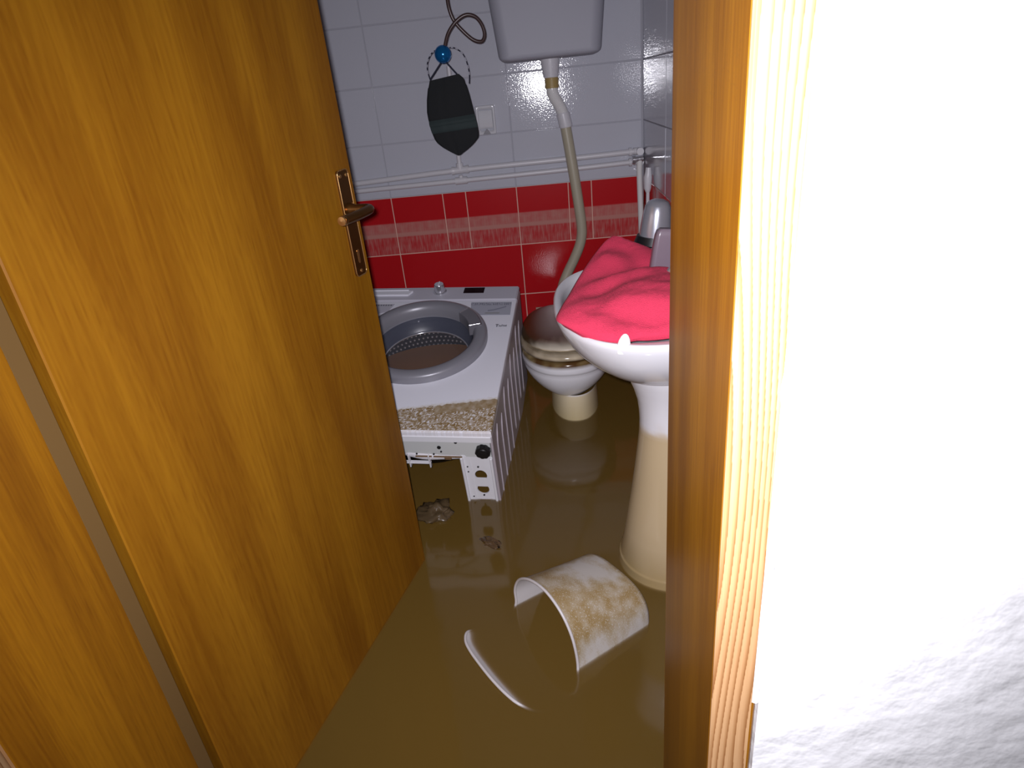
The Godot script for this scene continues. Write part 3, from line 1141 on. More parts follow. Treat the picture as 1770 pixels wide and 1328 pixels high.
func build_toilet() -> void:
	var cx := 0.022
	var t := thing("toilet", "white floor standing toilet with a muddy closed lid, behind the basin", "toilet", Vector3.ZERO)
	var n := noise(14.0, 81, 3)
	var white := lin(240, 240, 244)
	var tan := lin(190, 172, 124)
	var dark := lin(92, 66, 34)
	var shade := func(p: Vector3) -> Color:
		var k := n.get_noise_3dv(p)
		if p.y < 0.095:
			return lin(200, 184, 142).lerp(lin(226, 212, 178), clampf(p.y / 0.1 + k * 0.2, 0, 1))
		if p.y > 0.248 + k * 0.01:
			return dark.lerp(tan, clampf(0.25 + k, 0, 1))
		return white.lerp(tan, clampf(0.18 - (p.y - 0.1) * 3.0 + k * 0.1, 0, 1))
	var st := build()
	var rows := []
	for q in [[0.258, 0.150, -2.075, -2.52], [0.262, 0.160, -2.06, -2.54], [0.262, 0.1660, -2.043, -2.55], [0.258, 0.1720, -2.036, -2.555], [0.25, 0.1740, -2.032, -2.56], [0.235, 0.1750, -2.031, -2.56], [0.222, 0.1740, -2.032, -2.56], [0.213, 0.1710, -2.036, -2.555], [0.209, 0.1650, -2.043, -2.55], [0.196, 0.1695, -2.045, -2.55], [0.18, 0.165, -2.05, -2.545], [0.16, 0.156, -2.06, -2.54], [0.14, 0.143, -2.073, -2.53], [0.12, 0.126, -2.089, -2.52], [0.105, 0.108, -2.104, -2.51], [0.095, 0.094, -2.115, -2.50]]:
		rows.append(egg(q[0], cx, q[1], q[2], q[3]))
	grid(st, rows, true, 1.0, mudded(rows, shade))
	obj("bowl", st, M.stained_ceramic, t)
	st = build()
	rows = []
	for q in [[0.098, 0.091, -2.108, -2.49], [0.09, 0.089, -2.106, -2.49], [0.05, 0.090, -2.102, -2.49], [0.0, 0.092, -2.096, -2.49], [-0.06, 0.095, -2.09, -2.49], [-0.15, 0.105, -2.075, -2.49]]:
		var r := egg(q[0], cx + 0.02, q[1], q[2], q[3])
		rows.append(r)
	grid(st, rows, true, 1.0, mudded(rows, shade))
	obj("pedestal", st, M.stained_ceramic, t)
	# seat
	var cream := lin(214, 200, 172)
	var seat_shade := func(p: Vector3) -> Color:
		var k := n.get_noise_3dv(p * 1.7)
		return cream.lerp(dark, clampf(0.12 + k * 0.5 + (0.25 if p.y < 0.272 else 0.0) + clampf((p.x * -1.0 - 0.03) * 3.0, 0, 0.35), 0, 1))
	st = build()
	rows = []
	for q in [[0.268, 0.150, -2.07, -2.53], [0.266, 0.1660, -2.046, -2.55], [0.270, 0.1740, -2.033, -2.555], [0.279, 0.1755, -2.031, -2.556], [0.287, 0.1720, -2.036, -2.555], [0.290, 0.168, -2.05, -2.55], [0.288, 0.14, -2.09, -2.53]]:
		rows.append(egg(q[0], cx, q[1], q[2], q[3]))
	grid(st, rows, true, 1.0, mudded(rows, seat_shade))
	obj("seat", st, M.stained_ceramic, t)
	# lid, thick with drying mud except along its front
	var lid_shade := func(p: Vector3) -> Color:
		var k := n.get_noise_3dv(p * 2.0)
		var f := smoothstep(-2.125, -2.06, p.z + k * 0.02 + absf(p.x - cx) * 0.25)
		var col := lin(74, 53, 28).lerp(lin(214, 204, 184), f)
		if p.y < 0.300:
			col = lin(200, 184, 150).lerp(dark, clampf(0.2 + k + (0.5 if p.y < 0.294 else 0.0), 0, 1))
		return col
	st = build()
	rows = []
	for q in [[0.2935, 0.150, -2.085, -2.54], [0.2925, 0.163, -2.066, -2.55], [0.297, 0.169, -2.058, -2.556], [0.304, 0.169, -2.058, -2.557], [0.311, 0.163, -2.066, -2.555], [0.315, 0.152, -2.08, -2.545], [0.3175, 0.13, -2.11, -2.52], [0.319, 0.10, -2.155, -2.48], [0.320, 0.07, -2.2, -2.43], [0.3205, 0.03, -2.26, -2.36], [0.3205, 0.0, -2.31, -2.31]]:
		rows.append(egg(q[0], cx, q[1], q[2], q[3]))
	grid(st, rows, true, 1.0, mudded(rows, lid_shade))
	obj("lid", st, M.lid_mud, t)
	for x in [-0.075, 0.11]:
		st = build()
		tube(st, [Vector3(x - 0.02, 0.289, -2.565), Vector3(x + 0.02, 0.289, -2.565)], 0.011, 12)
		obj("hinge", st, M.old_pvc, t)
	# inlet spigot at the back
	st = build()
	tube(st, [Vector3(cx, 0.215, -2.53), Vector3(cx, 0.215, -2.64)], 0.034, 16)
	obj("inlet", st, M.ceramic, t)

# ------------------------------------------------------------------ cistern and its flush pipe
func rounded(cx: float, hw: float, y: float, z0: float, z1: float, r: float, per := 6) -> PackedVector3Array:
	var a := PackedVector3Array()
	for e in [[1, 1, 0.0], [-1, 1, 90.0], [-1, -1, 180.0], [1, -1, 270.0]]:
		for k in per:
			var t := deg_to_rad(e[2] + 90.0 * k / (per - 1))
			a.append(Vector3(cx + e[0] * (hw - r) + r * cos(t), y, (z0 + z1) / 2.0 + e[1] * ((z1 - z0) / 2.0 - r) + r * sin(t)))
	return a

func build_cistern() -> void:
	var cx := 0.028
	var t := thing("cistern", "white high level plastic toilet cistern on the back wall", "cistern", Vector3.ZERO)
	var st := build()
	var rows := []
	for q in [[1.236, 0.150, 0.030], [1.2365, 0.164, 0.016], [1.240, 0.175, 0.007], [1.247, 0.183, 0.002], [1.258, 0.187, 0.0], [1.30, 0.191, 0.0], [1.45, 0.206, -0.003], [1.60, 0.220, -0.006]]:
		rows.append(rounded(cx, q[1], q[0], BACK_Z + 0.002 + q[2], -2.545 - q[2], 0.045 if q[0] > 1.25 else 0.035))
	grid(st, rows)
	cap(st, rows[0], Vector3.DOWN)
	cap(st, rows[-1], Vector3.UP)
	obj("tank", st, M.cistern_plastic, t)
	st = build()
	rows = []
	for q in [[1.60, 0.222], [1.603, 0.228], [1.625, 0.228], [1.632, 0.222], [1.634, 0.2]]:
		rows.append(rounded(cx, q[1], q[0], BACK_Z + 0.002, -2.535, 0.04))
	grid(st, rows)
	cap(st, rows[0], Vector3.DOWN)
	cap(st, rows[-1], Vector3.UP)
	obj("lid", st, M.cistern_plastic, t)
	st = build()
	tube(st, smooth_path([Vector3(-0.19, 1.55, -2.63), Vector3(-0.235, 1.553, -2.6), Vector3(-0.275, 1.55, -2.5), Vector3(-0.29, 1.54, -2.42)], 5), 0.008, 10)
	obj("flush_lever", st, M.cistern_plastic, t)
	# flush pipe
	var f := thing("flush_pipe", "bent plastic flush pipe running from the cistern down to the toilet", "pipe", Vector3.ZERO)
	var yb := Basis(Vector3.RIGHT, Vector3.FORWARD, Vector3.UP)
	st = build()
	lathe(st, Vector3(0.028, 1.172, -2.685), yb, [Vector2(0.0, 0.0), Vector2(0.027, 0.0), Vector2(0.029, 0.004), Vector2(0.037, 0.068), Vector2(0.0, 0.068)], 28)
	obj("outlet_cone", st, M.pvc, f)
	st = build()
	lathe(st, Vector3(0.030, 1.135, -2.685), yb, [Vector2(0.0, 0.0), Vector2(0.0255, 0.0), Vector2(0.0265, 0.003), Vector2(0.0265, 0.034), Vector2(0.025, 0.038), Vector2(0.0, 0.038)], 28)
	obj("seal_collar", st, M.yellow_collar, f)
	st = build()
	tube(st, smooth_path([Vector3(0.030, 1.15, -2.685), Vector3(0.030, 1.128, -2.685), Vector3(0.036, 1.105, -2.687), Vector3(0.056, 1.068, -2.695), Vector3(0.066, 1.04, -2.698), Vector3(0.069, 1.015, -2.70)], 6), 0.0225, 20)
	obj("swan_neck", st, M.glossy_pvc, f)
	st = build()
	tube(st, [Vector3(0.066, 1.045, -2.698), Vector3(0.0665, 1.04, -2.698), Vector3(0.0755, 0.995, -2.70), Vector3(0.076, 0.99, -2.70)], [0.0235, 0.026, 0.026, 0.024], 20)
	obj("coupling", st, M.pvc, f)
	st = build()
	tube(st, smooth_path([Vector3(0.070, 1.02, -2.70), Vector3(0.081, 0.94, -2.70), Vector3(0.101, 0.78, -2.70), Vector3(0.114, 0.66, -2.70), Vector3(0.119, 0.60, -2.70), Vector3(0.117, 0.555, -2.70), Vector3(0.104, 0.51, -2.70), Vector3(0.078, 0.455, -2.70), Vector3(0.048, 0.40, -2.698), Vector3(0.022, 0.34, -2.69), Vector3(0.018, 0.28, -2.68), Vector3(0.018, 0.235, -2.665), Vector3(0.018, 0.216, -2.635)], 6), 0.0215, 20)
	obj("down_pipe", st, M.old_pvc, f)

# ------------------------------------------------------------------ wash basin on its pedestal
func basin_ring(y: float, s: float, inner := false) -> PackedVector3Array:
	var a := PackedVector3Array()
	var n := 72
	for i in n:
		var t := TAU * i / n
		var c := cos(t)
		var q := sin(t)
		var e := 2.0 / 2.5
		var p: Vector3
		if inner:
			p = Vector3(0.168 + 0.163 * s * signf(c) * pow(absf(c), e), y, -1.335 + 0.262 * s * signf(q) * pow(absf(q), e))
		else:
			var ex := e if c < 0 else 0.35
			var w := 0.211 if c < 0 else 0.183
			p = Vector3(0.2 + w * signf(c) * pow(absf(c), ex), y, -1.335 + 0.292 * signf(q) * pow(absf(q), e))
			var k := Vector3(0.27 if p.x < 0.27 else p.x, y, -1.335)
			p = k + (p - k) * s
		a.append(p)
	return a

func build_basin() -> void:
	var t := thing("wash_basin", "white ceramic pedestal wash basin half hidden by the right door jamb", "basin", Vector3.ZERO)
	var white := lin(214, 214, 218)
	var tan := lin(176, 152, 104)
	var n := noise(9.0, 91, 3)
	var st := build()
	var rows := []
	for q in [[0.565, 0.42], [0.572, 0.52], [0.585, 0.63], [0.60, 0.715], [0.62, 0.80], [0.64, 0.87], [0.66, 0.925], [0.68, 0.965], [0.695, 0.988], [0.704, 0.998], [0.710, 1.0], [0.7145, 0.994], [0.716, 0.984]]:
		rows.append(basin_ring(q[0], q[1]))
	grid(st, rows)
	var outer: PackedVector3Array = rows[-1]
	var inner := [outer]
	for q in [[0.7155, 1.04], [0.712, 1.0], [0.705, 0.97], [0.69, 0.93], [0.66, 0.87], [0.63, 0.78], [0.61, 0.62], [0.60, 0.4], [0.596, 0.12], [0.596, 0.0]]:
		inner.append(basin_ring(q[0], q[1], true))
	grid(st, inner, true, -1.0)
	obj("bowl", st, M.ceramic, t)
	st = build()
	rows = []
	for q in [[-0.15, 0.136], [-0.02, 0.134], [0.018, 0.1315], [0.021, 0.129], [0.025, 0.1255], [0.05, 0.1215], [0.10, 0.113], [0.155, 0.1055], [0.20, 0.0985], [0.228, 0.0945], [0.27, 0.089], [0.31, 0.0845], [0.35, 0.080], [0.375, 0.0775], [0.385, 0.077], [0.395, 0.0765], [0.405, 0.076], [0.414, 0.0757], [0.44, 0.077], [0.47, 0.081], [0.50, 0.090], [0.525, 0.10], [0.55, 0.109], [0.575, 0.114]]:
		var r := PackedVector3Array()
		for i in 48:
			var a := TAU * i / 48.0
			r.append(Vector3(minf(0.25 + cos(a) * q[1], RIGHT_X - 0.003), q[0], -1.33 + sin(a) * q[1]))
		rows.append(r)
	var shade := func(p: Vector3) -> Color:
		var k := n.get_noise_3dv(p * 1.5)
		var f := smoothstep(0.415, 0.39, p.y + k * 0.012) * 0.85
		var g := smoothstep(0.10, 0.0, p.y + k * 0.02) * 0.6
		return white.lerp(tan, f).lerp(lin(140, 116, 62), g)
	grid(st, rows, true, 1.0, mudded(rows, shade))
	var ped := obj("pedestal", st, M.stained_ceramic, t)
	ped.set_meta("label", "pedestal stained tan below the high water mark")
	# mixer tap on the ledge by the wall
	st = build()
	var yb := Basis(Vector3.RIGHT, Vector3.FORWARD, Vector3.UP)
	lathe(st, Vector3(0.345, 0.714, -1.30), yb, [Vector2(0.025, 0.0), Vector2(0.024, 0.006), Vector2(0.019, 0.01), Vector2(0.018, 0.07), Vector2(0.0, 0.075)], 24)
	tube(st, smooth_path([Vector3(0.345, 0.77, -1.30), Vector3(0.31, 0.785, -1.30), Vector3(0.25, 0.782, -1.30), Vector3(0.235, 0.77, -1.30)], 4), 0.010, 12)
	obj("tap", st, M.chrome, t)

# ------------------------------------------------------------------ water pipes on the walls
func build_pipes() -> void:
	# two thin pipes along the back wall, joined by tees to a riser
	var t := thing("water_pipe", "upper white plastic water pipe on the back wall, with a riser up the tiles", "pipe", Vector3.ZERO)
	var z := BACK_Z + 0.0175
	var st := build()
	tube(st, smooth_path([Vector3(-1.24, 0.834, z), Vector3(-0.82, 0.846, z), Vector3(-0.37, 0.862, z), Vector3(0.10, 0.867, z), Vector3(0.366, 0.872, z)], 4), 0.0115, 14)
	obj("run", st, M.pvc, t)
	st = build()
	tube(st, [Vector3(-0.405, 0.861, z), Vector3(-0.395, 0.8612, z), Vector3(-0.394, 0.8612, z), Vector3(-0.346, 0.863, z), Vector3(-0.345, 0.863, z), Vector3(-0.333, 0.8633, z)], [0.0165, 0.0165, 0.0148, 0.0148, 0.0165, 0.0165], 16)
	tube(st, [Vector3(-0.370, 0.862, z), Vector3(-0.370, 0.89, z)], 0.0148, 16)
	obj("tee_fitting", st, M.pvc, t)
	st = build()
	tube(st, [Vector3(-0.370, 0.885, z), Vector3(-0.366, 1.25, z)], 0.0095, 12)
	obj("riser", st, M.pvc, t)
	var l := thing("water_pipe", "lower white plastic water pipe on the back wall, just above the red tiles", "pipe", Vector3.ZERO)
	st = build()
	tube(st, smooth_path([Vector3(-1.24, 0.806, z), Vector3(-0.82, 0.815, z), Vector3(-0.37, 0.820, z), Vector3(0.10, 0.826, z), Vector3(0.366, 0.832, z)], 4), 0.0105, 14)
	obj("run", st, M.pvc, l)
	st = build()
	tube(st, [Vector3(-0.395, 0.8195, z), Vector3(-0.345, 0.8203, z)], 0.0150, 16)
	tube(st, [Vector3(-0.370, 0.822, z), Vector3(-0.370, 0.842, z)], 0.0085, 12)
	obj("tee_fitting", st, M.pvc, l)
	# corner elbows and the drops on the right wall
	for q in [[t, 0.872, 0.0115], [l, 0.832, 0.0105]]:
		st = build()
		var y: float = q[1]
		tube(st, [Vector3(0.325, y - 0.001, z), Vector3(0.337, y - 0.0005, z)], 0.0165, 14)
		obj("collar", st, M.pvc, q[0])
		st = build()
		var x := RIGHT_X - 0.016
		tube(st, smooth_path([Vector3(0.345, y, z), Vector3(x - 0.008, y, z), Vector3(x, y, z + 0.01), Vector3(x, y, z + 0.03)], 4), 0.0145, 14)
		obj("elbow", st, M.pvc, q[0])
	var v := thing("angle_valve", "small pale valve with a white hose dropping down in the tiled corner", "valve", Vector3.ZERO)
	st = build()
	tube(st, [Vector3(0.366, 0.856, -2.62), Vector3(0.335, 0.854, -2.62)], 0.012, 12)
	lathe(st, Vector3(0.335, 0.854, -2.62), Basis(Vector3.UP, Vector3.FORWARD, Vector3.LEFT), [Vector2(0.0, -0.002), Vector2(0.017, 0.0), Vector2(0.017, 0.012), Vector2(0.0, 0.014)], 14)
	obj("body", st, M.chrome, v)
	st = build()
	tube(st, smooth_path([Vector3(0.352, 0.85, -2.62), Vector3(0.351, 0.80, -2.62), Vector3(0.353, 0.68, -2.61), Vector3(0.355, 0.56, -2.60), Vector3(0.36, 0.40, -2.58)], 5), 0.0115, 12)
	obj("hose", st, M.glossy_pvc, v)
	var w := thing("angle_valve", "white valve body hanging beside the first drop on the right wall", "valve", Vector3.ZERO)
	st = build()
	tube(st, [Vector3(0.369, 0.835, -2.50), Vector3(0.368, 0.815, -2.50), Vector3(0.366, 0.80, -2.50), Vector3(0.365, 0.76, -2.50), Vector3(0.366, 0.745, -2.50)], [0.010, 0.013, 0.016, 0.014, 0.008], 14)
	obj("body", st, M.pvc, w)
	st = build()
	tube(st, smooth_path([Vector3(0.366, 0.75, -2.50), Vector3(0.365, 0.65, -2.50), Vector3(0.362, 0.50, -2.48), Vector3(0.36, 0.40, -2.46)], 4), 0.007, 10)
	obj("hose", st, M.pvc, w)
	# paper holder set in the tiles
	var h := thing("paper_holder", "small white ceramic holder set in the tiles right of the hanging mask", "paper holder", Vector3(-0.243, 1.043, BACK_Z))
	st = build()
	var a := [rect_ring(0.039, 0.055, 0.0), rect_ring(0.039, 0.055, 0.010), rect_ring(0.036, 0.052, 0.014), rect_ring(0.029, 0.045, 0.014), rect_ring(0.027, 0.040, -0.004 + 0.010)]
	grid(st, a, true, 1.0)
	obj("surround", st, M.ceramic, h)
	st = build()
	var rows := []
	for i in 9:
		var k := PI * i / 8.0
		var line := PackedVector3Array()
		for x in [-0.027, 0.0, 0.027]:
			line.append(Vector3(x, 0.002 + 0.034 * cos(k), 0.006 + 0.010 * sin(k)))
		rows.append(line)
	grid(st, rows, false)
	obj("hood", st, M.ceramic, h)
	st = build()
	extrude(st, [Vector2(-0.016, -0.053), Vector2(0.016, -0.053), Vector2(0.006, -0.036), Vector2(-0.002, -0.034)], 0.005, 0.0155)
	obj("dark_tab", st, M.ring_dark, h)

func rect_ring(hx: float, hy: float, z: float) -> PackedVector3Array:
	var a := PackedVector3Array()
	for e in [[1, 1, 0.0], [-1, 1, 90.0], [-1, -1, 180.0], [1, -1, 270.0]]:
		for k in 4:
			var t := deg_to_rad(e[2] + 30.0 * k)
			a.append(Vector3(e[0] * (hx - 0.006) + 0.006 * cos(t), e[1] * (hy - 0.006) + 0.006 * sin(t), z))
	return a

# ------------------------------------------------------------------ waste bin lying in the flood
func build_bin() -> void:
	# u runs along the rim's waterline, w up, d along the bin from its mouth to its base
	var o := Vector3(-0.152, 0, -1.174)
	var u := Vector3(0.59263, 0, 0.80548)
	var d := Vector3(0.80548, 0, -0.59263)
	var t := thing("waste_bin", "white plastic waste bin lying on its side half sunk in the water", "bin", o, Basis(u, Vector3.UP, d * 1.0).orthonormalized() if u.cross(Vector3.UP).dot(d) > 0 else Basis(u, Vector3.UP, -d))
	var sg := 1.0 if u.cross(Vector3.UP).dot(d) > 0 else -1.0
	# mouth: an arch above the water on one side, a long shallow lip on the other
	var mouth := []
	for p in [[0.0, 0.0, 0.0], [0.004, 0.05, 0.0], [0.022, 0.09, 0.001], [0.055, 0.121, 0.0], [0.095, 0.140, 0.0], [0.14, 0.146, 0.0], [0.18, 0.134, 0.0], [0.212, 0.108, 0.0], [0.234, 0.066, 0.0], [0.242, 0.0, 0.0], [0.250, -0.04, -0.02], [0.262, -0.045, -0.065], [0.262, -0.025, -0.115], [0.240, -0.005, -0.146], [0.204, 0.004, -0.160], [0.15, 0.007, -0.166], [0.09, 0.007, -0.166], [0.055, 0.007, -0.164], [0.026, 0.006, -0.158], [0.002, 0.001, -0.141], [-0.012, -0.022, -0.110], [-0.016, -0.042, -0.06], [-0.010, -0.04, -0.02]]:
		mouth.append(Vector3(p[0], p[1], p[2] * sg))
	mouth.append(mouth[0])
	var m := []
	var n := mouth.size() - 1
	for i in n:
		for k in 5:
			m.append(mouth[i].cubic_interpolate(mouth[i + 1], mouth[(i - 1 + n) % n], mouth[(i + 2) % n], k / 5.0))
	# base: a flattened oval, tilted down into the water
	var base := []
	for i in m.size():
		var e: Vector3 = m[i]
		var f := Vector3(e.x, e.y, 0)
		var c := Vector3(0.128, -0.012, 0)
		var ang := atan2(f.y - c.y, f.x - c.x)
		if e.z * sg < -0.04:
			ang = atan2(-0.6 + 0.0, (e.x - 0.125) / 0.13)
		var cs := cos(ang)
		var sn := sin(ang)
		base.append(Vector3(0.128 + 0.118 * signf(cs) * pow(absf(cs), 0.7), -0.012 + 0.100 * signf(sn) * pow(absf(sn), 0.62), 0.205 * sg))
	var rows := []
	var uvs := []
	var steps := 12
	for s in steps + 1:
		var k := float(s) / steps
		var line := PackedVector3Array()
		var uv := []
		for i in m.size():
			var low: float = clampf((-m[i].z * sg - 0.09) / 0.05, 0.0, 1.0)
			line.append(m[i].lerp(base[i], k) - Vector3(0, 0.032 * low * sqrt(sin(PI * k)), 0))
			uv.append(Vector2(float(i) / m.size() * 2.3, k))
		rows.append(line)
		uvs.append(uv)
	# round the base edge
	var mid := Vector3(0.128, -0.012, 0.205 * sg)
	for q in [[0.97, 0.008], [0.9, 0.012], [0.0, 0.012]]:
		var line := PackedVector3Array()
		var uv := []
		for i in m.size():
			line.append(mid + (base[i] - mid) * q[0] + Vector3(0, 0, q[1] * sg))
			uv.append(Vector2(float(i) / m.size() * 2.3, 1.0))
		rows.append(line)
		uvs.append(uv)
	var st := build()
	grid(st, rows, true, 1.0, [], uvs)
	obj("shell", st, M.muddy_bin, t)
	var lining := []
	for s in steps + 1:
		var k := float(s) / steps
		var line := PackedVector3Array()
		var c := Vector3.ZERO
		for p in rows[s]:
			c += p
		c /= m.size()
		for p in rows[s]:
			line.append(p + (c - p).normalized() * 0.0025 - Vector3(0, 0, 0.002 * sg * k))
		lining.append(line)
	st = build()
	grid(st, lining, true, -1.0)
	obj("lining", st, M.bin_plastic, t)
	st = build()
	var lip := m.duplicate()
	lip.append(m[0])
	tube(st, lip, 0.0034, 8, false)
	obj("rim", st, M.bin_plastic, t)

# ------------------------------------------------------------------ towel heaped in the basin
func build_towel() -> void:
	var nu := 56
	var nv := 64
	# left edge of the heap from front to back, then its right edge under the jamb
	var left := smooth_path([Vector3(0.062, 0.716, -1.098), Vector3(0.040, 0.722, -1.112), Vector3(0.012, 0.732, -1.135), Vector3(-0.006, 0.736, -1.165), Vector3(0.004, 0.742, -1.215), Vector3(0.022, 0.748, -1.275), Vector3(0.046, 0.762, -1.345), Vector3(0.078, 0.782, -1.42), Vector3(0.112, 0.803, -1.478), Vector3(0.130, 0.808, -1.505)], 8)
	var right := smooth_path([Vector3(0.37, 0.722, -1.075), Vector3(0.37, 0.735, -1.10), Vector3(0.37, 0.748, -1.135), Vector3(0.37, 0.755, -1.17), Vector3(0.37, 0.765, -1.215), Vector3(0.37, 0.775, -1.275), Vector3(0.37, 0.735, -1.345), Vector3(0.37, 0.715, -1.42), Vector3(0.37, 0.71, -1.478), Vector3(0.37, 0.705, -1.505)], 8)
	var nz := noise(7.0, 101, 2)
	var fz := noise(60.0, 102, 2)
	nv = left.size()
	var rows := []
	var under := []
	for j in nv:
		var v := float(j) / (nv - 1)
		var line := PackedVector3Array()
		var low := PackedVector3Array()
		for i in nu:
			var k := float(i) / (nu - 1)
			var p: Vector3 = left[j].lerp(right[j], k)
			# front edge sags to the basin's rim and rolls over
			p.z += -0.022 * sin(k * PI) * (1.0 - v) * 0.0 + 0.012 * sin(minf(k * 4.0, 1.0) * PI) * (1.0 - v)
			var bump := 0.022 * sin(clampf(k * 1.1, 0, 1) * PI) * sin(clampf(v * 1.3, 0, 1) * PI)
			# folds: one from the left tip towards the jamb, one higher up, and a tuck near the front
			var f1 := p.z + 1.235 - (p.x - 0.05) * -0.28
			var f2 := p.z + 1.335 - (p.x - 0.08) * -0.42
			var f3 := p.z + 1.135 - (p.x - 0.08) * 0.22
			bump -= 0.009 * exp(-f1 * f1 / 0.0012) * smoothstep(0.0, 0.25, k)
			bump += 0.009 * exp(-pow(f1 + 0.045, 2.0) / 0.0009)
			bump -= 0.007 * exp(-f2 * f2 / 0.0012) * smoothstep(0.05, 0.4, k)
			bump += 0.010 * exp(-pow(f2 + 0.05, 2.0) / 0.0012)
			bump -= 0.010 * exp(-f3 * f3 / 0.0004) * smoothstep(0.1, 0.3, k)
			bump += nz.get_noise_2d(p.x, p.z) * 0.010 + fz.get_noise_2d(p.x, p.z) * 0.0012
			var edge := minf(1.0, minf(k, 1.0) * 9.0) * minf(1.0, v * 9.0)
			p.y += bump * edge
			var roll := sqrt(clampf(minf(k * 22.0, v * 16.0), 0.0, 1.0))
			line.append(p + Vector3(0, 0.008 * roll, 0))
			low.append(p + Vector3(0.004 * (1.0 - k), -0.012 * minf(roll + 0.2, 1.0), 0))
		rows.append(line)
		under.append(low)
	var st := build()
	var skin := []
	for j in nv:
		var line := PackedVector3Array(rows[j])
		var back := PackedVector3Array(under[j])
		back.reverse()
		line.append_array(back)
		skin.append(line)
	grid(st, skin)
	for j in [0, nv - 1]:
		for i in nu - 1:
			var out := Vector3(0, 0, 1 if j == 0 else -1)
			face(st, [rows[j][i], rows[j][i + 1], under[j][i + 1], under[j][i]], out)
	var o := obj("towel", st, M.terry)
	tag(o, "bright pink towel heaped in the wash basin", "towel")

# ------------------------------------------------------------------ small things
func blob(st: SurfaceTool, size: Vector3, sd: int, amp: float, freq: float, b := Basis()) -> void:
	var n := noise(freq, sd, 3)
	var rows := []
	for i in 17:
		var a := PI * i / 16.0
		var line := PackedVector3Array()
		for j in 28:
			var t := TAU * j / 28.0
			var p := Vector3(sin(a) * cos(t), cos(a), sin(a) * sin(t))
			p *= 1.0 + amp * n.get_noise_3dv(p)
			line.append(b * (p * size))
		rows.append(line)
	grid(st, rows)

